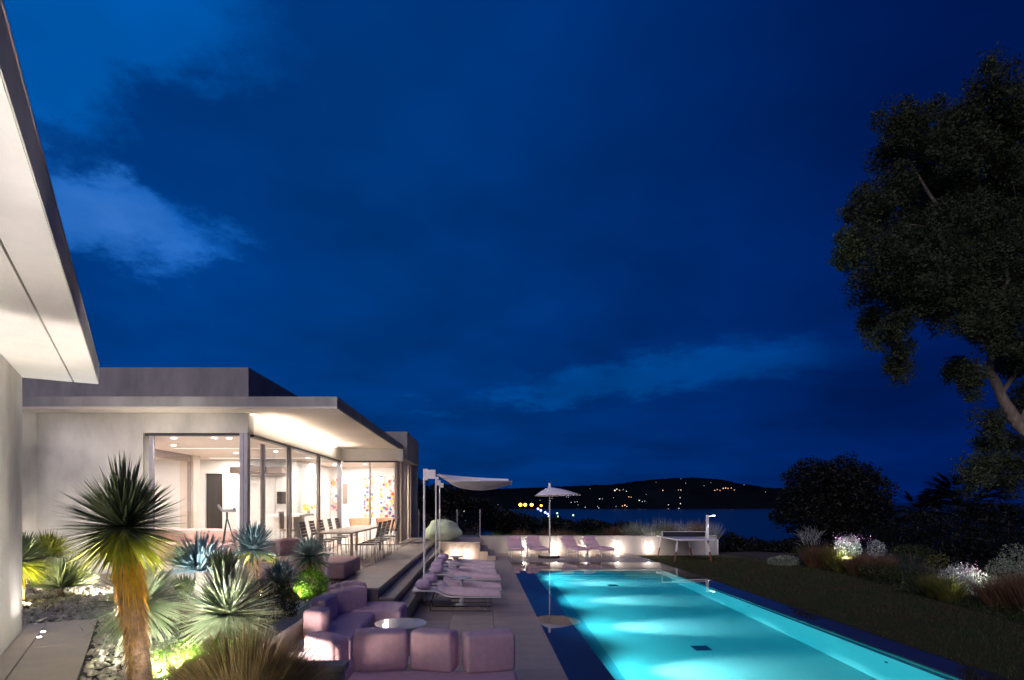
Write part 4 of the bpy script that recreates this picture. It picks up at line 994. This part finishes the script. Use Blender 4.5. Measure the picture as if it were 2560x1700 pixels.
# hedge behind far wall
def strip_tufts():
    k = 0
    x = .6
    while x < 10.3:
        y = random.uniform(24.7, 25.5)
        if x < 1.4 or (4.0 < x < 5.0): mat, lab, h = L_bright, 'green', .55
        elif x < 6.2: mat, lab, h = random.choice(((L_brown, 'brown', .80), (L_brown, 'brown', .75), (L_dark, 'dark green', .7), (L_straw, 'straw', .72))) 
        else: mat, lab, h = random.choice(((L_straw, 'straw', 1.15), (L_pale, 'grey green', 1.2), (L_silver, 'silver', 1.05)))
        t = thing('wall_grass', 'feathery grass clumps growing along the top of the far wall', 'grass tuft', (x, y, .25), group='grass clumps behind the far wall')
        tuft('', '', (x, y, .25), .36, h + random.uniform(-.12, .12), 300, mat, .008, spread=.55, t=t, droop=.15)
        x += random.uniform(.32, .42); k += 1
strip_tufts()
tag(obj('planting_bed', MB().box(-9, 9.75, 24.28, 27.2, -.8, .28), soil), kind='structure')

# dark clumped trees
def crown(mb, c, r, n, size, lump=.35, f=1.2, seed=0):
    c = Vector(c)
    for d_ in sph(n):
        k = random.random() ** .33; k2 = 1 + lump * noise.noise(d_ * f * 2 + Vector((seed, seed * 2, 0)))
        mb.leaf((c.x + d_.x * r[0] * k * k2, c.y + d_.y * r[1] * k * k2, c.z + d_.z * r[2] * k * k2), size * random.uniform(.6, 1.3))
def tree(name, label, base, blobs, n, size, mat, trunk_r=.15, cat='tree', group=None):
    t = thing(name, label, cat, base, group=group); mb = MB(); tot = sum(b[1][0] * b[1][2] for b in blobs)
    for k, (c, r) in enumerate(blobs): crown(mb, c, r, int(n * r[0] * r[2] / tot), size, seed=k + base[0])
    tag(obj('crown', mb, mat, t), kind='stuff')
    bc = Vector(blobs[0][0]); b = Vector(base)
    obj('trunk', MB().tube([b, b + (bc - b) * .5 + Vector((.1, 0, 0)), bc], [trunk_r, trunk_r * .8, trunk_r * .4], 8), bark, t, smooth=True)
    for k in range(1, min(6, len(blobs))):
        obj('limb', MB().tube([b + (bc - b) * .5, Vector(blobs[k][0])], [trunk_r * .45, trunk_r * .2], 6), bark, t)
    return t
def PB(u, v, Y, rx, rz=None):           # blob from photo position and radius
    p = P(u, v, Y); k = Y / F; rz = rz or rx; return ((p.x, p.y, p.z), (rx * k, rx * k * .9, rz * k))
Yp = 34
pb = [PB(2085, 1240, Yp, 100, 95), PB(2030, 1200, Yp, 70, 52), PB(2110, 1195, Yp, 75, 52), PB(2170, 1235, Yp - 1, 62, 60), PB(1985, 1262, Yp, 46, 48), PB(2200, 1290, Yp, 40, 50), PB(1950, 1290, Yp, 26, 22), PB(2060, 1310, Yp, 95, 55), PB(2140, 1330, Yp, 90, 50)]
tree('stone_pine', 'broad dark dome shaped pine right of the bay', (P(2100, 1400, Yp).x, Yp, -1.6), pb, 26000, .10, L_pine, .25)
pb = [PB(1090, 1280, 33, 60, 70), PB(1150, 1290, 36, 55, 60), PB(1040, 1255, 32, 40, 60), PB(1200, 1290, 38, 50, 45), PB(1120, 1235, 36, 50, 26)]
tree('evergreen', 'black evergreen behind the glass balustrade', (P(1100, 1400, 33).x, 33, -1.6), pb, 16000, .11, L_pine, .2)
for k, (u, v, Y, rx, rz) in enumerate(((1290, 1318, 48, 60, 40), (1380, 1318, 52, 60, 28), (1470, 1322, 50, 65, 26), (1560, 1328, 55, 60, 24), (1640, 1338, 52, 60, 24), (1250, 1302, 44, 40, 34))):
    b_ = PB(u, v, Y, rx, rz); tree('far_shrub_tree', 'low black treetop below the bay, ' + ['left of the far parasol mast', 'right of the far parasol mast', 'above the third far sunbed', 'above the farthest sunbed', 'nearest to the ping-pong table', 'below the orange harbour lamps'][k], (b_[0][0], Y, b_[0][2] - b_[1][2] - .5), [b_, ((b_[0][0] + .5, b_[0][1], b_[0][2] + .1), tuple(q * .7 for q in b_[1]))], 3200, .13, L_pine, .12, group='treetops in the dark belt below the bay')
DB = ['nearest to the garden shower', 'second right of the garden shower', 'third right of the garden shower', 'behind the low pale plant', 'rising above its neighbours left of the bare shrub', 'behind the bare twiggy shrub', 'under the right side of the domed pine', 'left of the tall fan palm trunk', 'in front of the tall fan palm', 'below the low fan palm', 'at the right edge of the picture', 'between the domed pine and the fan palms', 'around the fan palm trunks', 'tallest, behind the lit border at the right edge']
for k, (u, v, Y, rx, rz) in enumerate(((1830, 1372, 27, 45, 40), (1885, 1382, 27, 50, 36), (1940, 1392, 26.5, 50, 36), (2000, 1395, 26, 55, 38), (1985, 1372, 29, 60, 28), (2060, 1380, 28, 60, 30), (2230, 1365, 27, 90, 60), (2330, 1360, 25, 90, 75), (2420, 1400, 20, 90, 60), (2500, 1390, 19, 90, 80), (2560, 1430, 17, 80, 70), (2275, 1325, 30, 80, 50), (2390, 1315, 29, 100, 62), (2520, 1320, 27, 100, 70))):
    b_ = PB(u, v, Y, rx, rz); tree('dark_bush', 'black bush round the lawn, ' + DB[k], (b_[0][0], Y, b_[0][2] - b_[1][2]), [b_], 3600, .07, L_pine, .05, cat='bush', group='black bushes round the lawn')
# palms: fan leaves
def palm(label, u, v, Y, r, n=26):
    p = P(u, v, Y); t = thing('fan_palm', label, 'palm', (p.x, Y, -1.8)); R_ = r / F * Y
    obj('trunk', MB().tube([(p.x, Y, -1.8), (p.x, Y, p.z - .1)], [.22, .16], 10), terr, t, smooth=True)
    for k in range(n):
        d_ = list(sph(1, -.25, 1))[0]; mb = MB(); st = p + d_ * R_ * .5; 
        mb.tube([p, st], [.03, .02], 4)
        ax = d_; s1 = ax.cross(Vector((0, 0, 1))); s1 = s1.normalized() if s1.length > .1 else Vector((1, 0, 0))
        for j in range(15):
            an = (j / 14 - .5) * 2.6; dd = ax * math.cos(an) + s1 * math.sin(an); mb.blade(st, dd, R_ * .55 * random.uniform(.85, 1.1), R_ * .022, .35, 3)
        obj('frond', mb, L_pine, t)
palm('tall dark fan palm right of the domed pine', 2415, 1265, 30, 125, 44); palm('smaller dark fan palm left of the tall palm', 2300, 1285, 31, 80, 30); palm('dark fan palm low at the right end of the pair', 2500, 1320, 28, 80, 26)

# the big cork oak at the right
t = thing('oak_tree', 'huge dark oak leaning in from the right edge over the lawn', 'tree', (15.8, 15.5, -1.0))
Yo = 15.5
trk = [(2780, 1480), (2700, 1240), (2620, 1120), (2548, 1062), (2500, 990), (2478, 930), (2478, 880), (2462, 830), (2430, 790), (2395, 760)]
pts = [P(u, v, Yo) for u, v in trk]; pts[0] = Vector((15.8, 15.5, -1.0))
rr = [.30, .22, .17, .14, .12, .11, .095, .075, .06, .04]
mb = MB(); pts2 = []; rr2 = []
for k in range(len(pts) - 1):
    for j in range(4):
        f_ = j / 4; q = pts[k].lerp(pts[k+1], f_); q += Vector((noise.noise(q * 2.2), noise.noise(q * 2.2 + Vector((9, 0, 0))), 0)) * .07; pts2.append(q); rr2.append((rr[k] * (1 - f_) + rr[k+1] * f_) * (1 + .18 * noise.noise(q * 5)))
pts2.append(pts[-1]); rr2.append(rr[-1])
obj('trunk', MB().tube(pts2, rr2, 14), bark, t, smooth=True, sharp=0)
limbs = [[(2478, 880), (2470, 800), (2440, 740), (2425, 690), (2400, 600)], [(2548, 1062), (2600, 950), (2620, 800), (2560, 600), (2520, 400)], [(2430, 790), (2370, 745), (2310, 700), (2275, 640)], [(2462, 830), (2520, 700), (2480, 500), (2440, 330)], [(2500, 990), (2560, 900), (2600, 880)], [(2400, 600), (2320, 480), (2260, 380)], [(2400, 600), (2330, 570), (2270, 560)]]
for lm in limbs:
    pl = [P(u, v, Yo + (i - 1) * .5 * random.uniform(-1, 1)) for i, (u, v) in enumerate(lm)]; pl[0] = P(*lm[0], Yo)
    obj('limb', MB().tube(pl, [.065 * (1 - .85 * i / (len(pl) - 1)) for i in range(len(pl))], 8), bark, t, smooth=True)
ob = [(2440, 690, 50), (2400, 730, 45), (2470, 780, 40), (2350, 700, 50), (2500, 830, 40), (2250, 300, 45), (2300, 290, 38), (2360, 300, 45), (2470, 240, 60), (2540, 270, 60), (2250, 370, 55), (2320, 380, 60), (2400, 360, 70), (2480, 350, 80), (2560, 380, 80),
      (2240, 450, 45), (2290, 470, 70), (2380, 470, 80), (2470, 470, 80), (2560, 480, 90), (2165, 480, 28), (2190, 520, 50), (2270, 560, 75), (2360, 570, 80), (2450, 580, 85), (2550, 590, 90),
      (2125, 530, 26), (2150, 590, 42), (2210, 640, 70), (2300, 660, 80), (2400, 670, 80), (2490, 690, 80), (2570, 700, 80), (2190, 720, 48), (2260, 750, 60), (2340, 760, 50), (2170, 800, 38), (2230, 820, 40), (2240, 880, 32), (2235, 920, 22),
      (2420, 780, 50), (2520, 800, 60), (2580, 860, 60), (2400, 920, 35), (2440, 940, 38), (2530, 900, 40), (2480, 1050, 35), (2520, 1100, 35), (2470, 1110, 22), (2450, 1165, 28), (2510, 1160, 35), (2550, 1180, 40), (2430, 1195, 20), (2560, 1000, 45)]
mb = MB()
for k, (u, v, r) in enumerate(ob):
    c_ = P(u, v, Yo + (random.uniform(-1.3, 1.3) if k > 4 else -.9)); rad = r / F * Yo
    nsub = max(6, int((r / 11) ** 2))
    for s_ in range(nsub):
        d_ = list(sph(1))[0]; cc = c_ + d_ * rad * random.uniform(.2, 1.18) - Vector((0, 0, random.random() ** 3 * .35)); rs = random.uniform(.10, .28)
        crown(mb, cc, (rs * 1.2, rs * 1.2, rs * random.uniform(.9, 1.8)), int(110 + 1900 * rs * rs), .042, lump=.7, f=2.0, seed=k + s_)
    crown(mb, c_, (rad * .85, rad * .85, rad * .85), int(rad * rad * 1100), .045, lump=.6, seed=k)
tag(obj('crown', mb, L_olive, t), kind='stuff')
mb = MB(); crown(mb, P(2118, 640, 15.0), (.36, .4, .42), 1600, .04); crown(mb, P(2112, 590, 15.2), (.25, .3, .25), 600, .04)
tag(obj('pine_tuft', mb, L_pinetuft, t), kind='stuff')

# garden border right of the lawn
def border():
    specs = [  # u, v, Y, kind, radius, height, material, label
        (1958, 1412, 20.0, 'b', (.55, .3, .20), L_pale, 'low pale green plant at the left end of the border'), (2010, 1402, 20.5, 'b', (.5, .35, .38), L_dark, 'olive shrub left of the brown grasses'),
    ]
    for (u, v, Y, k_, r, mat, lab) in specs:
        p = P(u, v, Y); bush('border_shrub', lab, (p.x, Y, -.12 + r[2]), r, 1400, .028, mat)
    tf = [(2035, 19.6, .45, .85, L_brown, 'dark red brown grass'), (2065, 19.2, .4, .95, L_brown, ''), (2085, 18.8, .3, .95, L_gold, 'lime green grass lit by the first border lamp'), (2098, 18.3, .3, .85, L_gold, ''),
          (2140, 17.6, .4, .75, L_brown, ''), (2175, 17.2, .45, .8, L_brown, ''), (2210, 17.0, .4, .75, L_brown, ''), (2340, 13.4, .35, .62, L_gold, 'lime green grass lit by the second border lamp'), (2372, 12.9, .35, .65, L_gold, ''),
          (2500, 11.9, .4, .85, L_brown, ''), (2545, 11.6, .45, .95, L_brown, ''), (2590, 11.2, .45, .95, L_brown, '')]
    for (u, Y, r, h, mat, lab) in tf:
        x = (u - 1200) / F * Y
        t = thing('border_grass', lab or 'brown feathery grass clump in the right border', 'grass tuft', (x, Y, -.12), group='grass clumps in the right border')
        tuft('', '', (x, Y, -.12), r, h, 520, mat, .006, spread=.6, t=t, droop=.12)
    for (u, v, Y, r, mat, n, sz, lab) in [
        (2120, 1370, 18.6, (.44, .36, .42), L_silver, 2200, .026, 'white lit bush beside the first border lamp'), (2190, 1372, 18.8, (.3, .3, .30), L_silver, 700, .026, 'pale bush right of the white lit one'),
        (2395, 1455, 13.5, (.46, .38, .46), L_silver, 3000, .020, 'white lit bush beside the second border lamp'), (2450, 1465, 13.3, (.35, .3, .35), L_silver, 1000, .020, 'pale twiggy bush right of the white lit bush'),
        (2510, 1430, 14.2, (.45, .35, .35), L_pale, 1300, .026, 'grey green bush at the right edge of the border'), (2345, 1420, 15.0, (.35, .3, .42), L_gold, 700, .026, 'olive lime bush behind the second lamp'),
        (2260, 1432, 15.5, (.6, .4, .30), L_dark, 1500, .028, 'dark low hedge in the middle of the border'), (2190, 1425, 16.6, (.5, .4, .22), L_dark, 1200, .028, 'dark low hedge right of the first border lamp'), (2290, 1475, 14.0, (.5, .3, .26), L_dark, 1300, .028, 'dark low hedge beside the lawn edge'),
        (2550, 1395, 15.0, (.5, .4, .4), L_pale, 900, .03, 'grey bush behind the right edge bush'), (2280, 1385, 18.0, (.7, .5, .35), L_dark, 1500, .03, 'dark shrub between the two lit bushes')]:
        p = P(u, v, Y); bush('border_shrub', lab, p, r, n, sz, mat, shell=.3)
    mb = MB()
    for _ in range(260):
        p = P(random.gauss(2125, 22), random.gauss(1350, 8), 18.5 + random.uniform(-.2, .2)); mb.leaf(p, .022)
    for _ in range(160):
        p = P(random.gauss(2425, 18), random.gauss(1430, 10), 13.3 + random.uniform(-.2, .2)); mb.leaf(p, .016)
    tag(obj('blossoms', mb, L_pinkf), 'tiny pink blossoms above the white lit border bushes', 'flowers', kind='stuff')
    mb = MB(); edge = [(9.7, 9.5), (9.9, 11), (10.3, 13), (11.0, 16.5), (11.2, 19.2), (10.5, 21.5)]
    for _ in range(9000):
        k = random.randrange(5); f_ = random.random(); x = edge[k][0] * (1 - f_) + edge[k+1][0] * f_ + abs(random.gauss(0, .9)) - .05; y = edge[k][1] * (1 - f_) + edge[k+1][1] * f_
        hh = (.10 + .30 * min(1, max(0, (x - edge[k][0]) / 1.2))) * random.uniform(.5, 1.3)
        if random.random() < .55: mb.blade((x, y, -.14), (random.gauss(0, .5), random.gauss(0, .5), 1), hh * 1.4, .006, .25, 2)
        else: mb.leaf((x, y, -.12 + hh * random.random()), .026)
    tag(obj('border_undergrowth', mb, L_dark), 'tangled low growth between the border clumps', 'ground cover', kind='stuff')
    tw = thing('bare_shrub', 'leafless pale twiggy shrub against the sea at the border end', 'shrub', P(2030, 1345, 23.5))
    mb = MB()
    for _ in range(70):
        p0 = P(random.uniform(2000, 2050), random.uniform(1335, 1365), 23.5); q0 = p0 + Vector((random.uniform(-.5, .3), random.uniform(-.2, .2), random.uniform(.1, .5))); mb.tube([p0, p0.lerp(q0, .5) + Vector((.03, 0, .04)), q0], [.007, .005, .002], 4)
    tag(obj('twig', mb, L_silver, tw), kind='stuff')
border()
tag(obj('border_soil', MB().prism([(9.6, 8), (9.7, 10.2), (10.3, 13), (11.0, 16.5), (11.2, 19.2), (10.2, 22.5), (9.6, 25.5), (22, 30), (22, 8)], -.9, -.14), soil), kind='structure')

# ================================================================== GARDEN LAMPS
def garden_spot(label, loc, target, w, col=NEUT, size=60, group='ground spotlights in the planting', soft_=.03):
    t = thing('ground_spotlight', label, 'spotlight', loc, group=group)
    d_ = (Vector(target) - Vector(loc)).normalized(); p = Vector(loc)
    obj('housing', MB().tube([p - d_ * .07, p], [.028, .036], 12), black, t, smooth=True)
    obj('lens', MB().tube([p + d_ * .001, p + d_ * .004], [.028, .028], 12), emit('lens_' + str(round(loc[0], 2)), col, 25), t)
    light('SPOT', 'spot_light', p + d_ * .03, w * (1.4 if 'border' not in label and 'eaves' not in label and 'oak' not in label and 'far wall' not in label and 'ball' not in label else 1), col, t, target=target, spot_size=R(size), spot_blend=.6, shadow_soft_size=soft_)
def Pg(u, Y, dz_=.06): return ((u - 1200) / F * Y, Y, G + dz_)
garden_spot('spotlight hidden under the tall yucca aimed at the eaves', (-2.58, 4.74, G + .02), (-2.75, 3.9, 3.5), 180, (1, .92, .84), 120)
garden_spot('spotlight at the foot of the tall yucca trunk', (-2.16, 4.02, G + .02), (-2.62, 4.35, 1.9), 34, (1, .86, .60), 80)
garden_spot('spotlight at the wall yucca past the path', Pg(66, 7.9), (-6.9, 8.6, 1.6), 60, (1, .88, .66), 100)
garden_spot('spotlight between the far left yuccas', Pg(250, 9.0), (-7.6, 11.6, 2.6), 170, (1, .90, .76), 110)
garden_spot('spotlight under the widest blue yucca', Pg(535, 6.9), P(498, 1385, 7.6), 90, (.85, .93, 1), 110)
garden_spot('spotlight behind the blue yucca with a trunk', Pg(652, 8.9), P(634, 1350, 8.5), 40, (1, .88, .58), 90)
garden_spot('spotlight left of the silvery fan yucca', Pg(430, 5.0), P(575, 1530, 5.9), 105, (1, .93, .82), 100)
garden_spot('spotlight under the half hidden yucca', Pg(395, 4.9), P(365, 1500, 5.6), 60, (1, .95, .78), 110)
garden_spot('spotlight in the bright creeping plants', (-1.85, 3.25, G + .40), (-2.60, 5.3, G), 12, (1, .97, .80), 120)
garden_spot('spotlight beside the ball shaped shrub', Pg(745, 8.5, .10), P(780, 1440, 8.9), 10, (1, .93, .68), 110)
for k, x in enumerate((1.6, 3.4, 5.4, 7.2, 8.8)):
    garden_spot('spotlight in the grasses behind the far wall, ' + ['nearest the platform', 'second from the platform', 'middle one', 'behind the lawn lamp', 'nearest the shower'][k], (x, 24.45, .32), (x + .2, 25.4, .95), 7, (1, .86, .66), 140, group='spotlights behind the far wall')
# recessed path uplights beside the wall
for k, (s_, t_) in enumerate(((.24, .50), (.54, .50), (4.9, .42), (7.2, .42))):
    q = rp(s_, t_); t = thing('path_uplight', 'round recessed uplight in the path by the left wall, ' + ['the farther one of the pair', 'the nearer one of the pair', 'third along the wall', 'fourth along the wall'][k], 'uplight', (q[0], q[1], ZT), group='recessed uplights in the path')
    obj('lens', MB().lathe([(.022, -.01), (.022, .004)], (q[0], q[1], ZT), 14), emit('uplens%d' % k, (1, .93, .84), 30), t); obj('trim_ring', MB().lathe([(.03, -.01), (.03, .002)], (q[0], q[1], ZT), 14), steel, t)
    light('SPOT', 'uplight', (q[0], q[1], ZT + .02), (11, 11, 95, 95)[k], (1, .94, .90), t, target=(q[0] + .1, q[1], 3.5), spot_size=R(110), spot_blend=1.0, shadow_soft_size=.02)
# border spots
bs = dict(group='spotlights in the right border')
garden_spot('spotlight by the first white lit border bush', P(2112, 1398, 18.0), P(2124, 1355, 18.6), 75, (.95, .98, 1), 120, **bs)
garden_spot('spotlight by the second white lit border bush', P(2385, 1490, 12.9), P(2402, 1440, 13.5), 60, (.95, .98, 1), 125, **bs)
garden_spot('spotlight by the low pale plant at the border end', P(1950, 1425, 19.2), P(1975, 1405, 20.2), 8, (.95, .98, 1), 110, **bs)
garden_spot('spotlight aimed up into the oak', (11.6, 13.2, -.05), (12.6, 15.4, 8.0), 150, (1, .90, .78), 95, **bs)

# ================================================================== FAR LIGHTS
cols = {'w': emit('far_white_window', (1, .88, .78), 1.5), 'o': emit('far_orange_window', (1, .5, .25), 1.6), 'b': emit('far_blue_lamp', (.25, .3, 1), 6), 'c': emit('far_pale_window', (.75, .85, 1), .9), 'g': emit('far_green_lamp', (.7, 1, .6), 2)}
def hill_light(u, v, col, s=1.0):
    hit = hill_bvh.ray_cast(Vector((0, 0, 2.1)), (P(u, v, 10) - Vector((0, 0, 2.1))).normalized())
    p = hit[0] if hit[0] is not None else P(u, v, 2960)
    p = p + (Vector((0, 0, 2.1)) - p).normalized() * 9
    t = thing('hillside_house', 'tiny lit house on the dark hill across the bay', 'house', (p.x, p.y, p.z), group='lit houses on the hill across the bay')
    q = 2.1 * s
    obj('wall', MB().box(p.x - 5, p.x + 5, p.y, p.y + 8, p.z - q - 6, p.z + q + 1), hillm, t)
    obj('window', MB().box(p.x - q, p.x + q, p.y - .8, p.y - .1, p.z - q * .8, p.z + q * .8), cols[col], t)
HL = [(1537,1226,'w',1.6),(1542,1223,'w',1.2),(1549,1226,'o',1),(1558,1224,'c',.8),(1566,1228,'g',.8),(1572,1242,'o',1),(1578,1243,'o',.8),(1499,1247,'c',1.3),(1506,1247,'c',.7),(1534,1244,'c',.6),(1562,1263,'o',1.4),(1556,1265,'o',1),(1567,1266,'w',.8),(1540,1266,'c',.7),(1561,1273,'o',.7),
      (1497,1270,'c',.9),(1494,1266,'c',.7),(1463,1268,'c',.9),(1445,1262,'c',.6),(1437,1255,'c',.8),(1428,1256,'c',.9),(1443,1254,'w',.6),(1416,1242,'c',.7),(1421,1243,'c',.7),(1598,1251,'g',1),(1606,1254,'c',.9),(1612,1253,'c',.8),(1657,1226,'o',1.1),(1696,1225,'o',.8),(1702,1225,'w',.9),(1700,1244,'w',.8),(1701,1259,'w',1),(1671,1262,'w',.8),(1671,1272,'c',.8),(1697,1271,'c',1.1),(1686,1273,'c',.6),
      (1760,1214,'c',.6),(1777,1207,'c',.5),(1787,1226,'o',1),(1793,1224,'o',.9),(1800,1226,'o',.9),(1808,1221,'o',1.3),(1814,1220,'o',1.3),(1820,1221,'o',1),(1828,1220,'w',.8),(1836,1225,'o',.9),(1714,1208,'w',.5),(1640,1206,'c',.5),(1914,1230,'o',.6),(1702,1197,'c',.5),(1860,1212,'o',.5),(1475,1222,'w',.4),(1616,1236,'c',.5),(1380,1246,'c',.6),(1350,1251,'w',.5),(1150,1252,'w',.6),(1163,1264,'w',.6),(1245,1262,'c',.5)]
for h in HL: hill_light(*h)
# harbour lamps, closer
def street_lamp(u, v, Y, col, r, label, group=None):
    p = P(u, v, Y); gz = min(p.z - 2, -.9 - (Y - 24.6) * .055 - max(0, Y - 80) * .03)
    t = thing('street_lamp', label, 'street lamp', (p.x, Y, gz), group=group)
    obj('lamp_globe', MB().lathe([(r * .3, -r), (r, -r * .4), (r, r * .4), (r * .3, r)], p, 12), col, t, smooth=True); obj('pole', MB().tube([(p.x, Y, gz), (p.x, Y, p.z - r)], .12, 6), black, t)
om = emit('sodium_lamp', (1, .42, .03), 14)
for k, u in enumerate((1301, 1313, 1329)): street_lamp(u, 1262, 300, om, .75, 'orange street lamp over the harbour, ' + ['left of three', 'middle of three', 'right of three'][k], 'orange street lamps by the harbour')
street_lamp(1353, 1264, 300, om, .5, 'fainter orange street lamp apart from the three, near the parasol', None)
street_lamp(1266, 1284, 200, cols['w'], .5, 'white street lamp low in the dark trees left of the parasol')
for (u, v) in ((1345, 1272), (1352, 1276), (1363, 1281), (1369, 1285), (1372, 1290)): street_lamp(u, v, 280, cols['b'], .5, 'blue harbour light in a short slanting row', 'blue harbour lights')
for (u, v) in ((1393, 1283), (1395, 1291), (1433, 1288)): street_lamp(u, v, 260, cols['g'], .35, 'pale green lamp among the shore trees', 'pale green shore lamps')
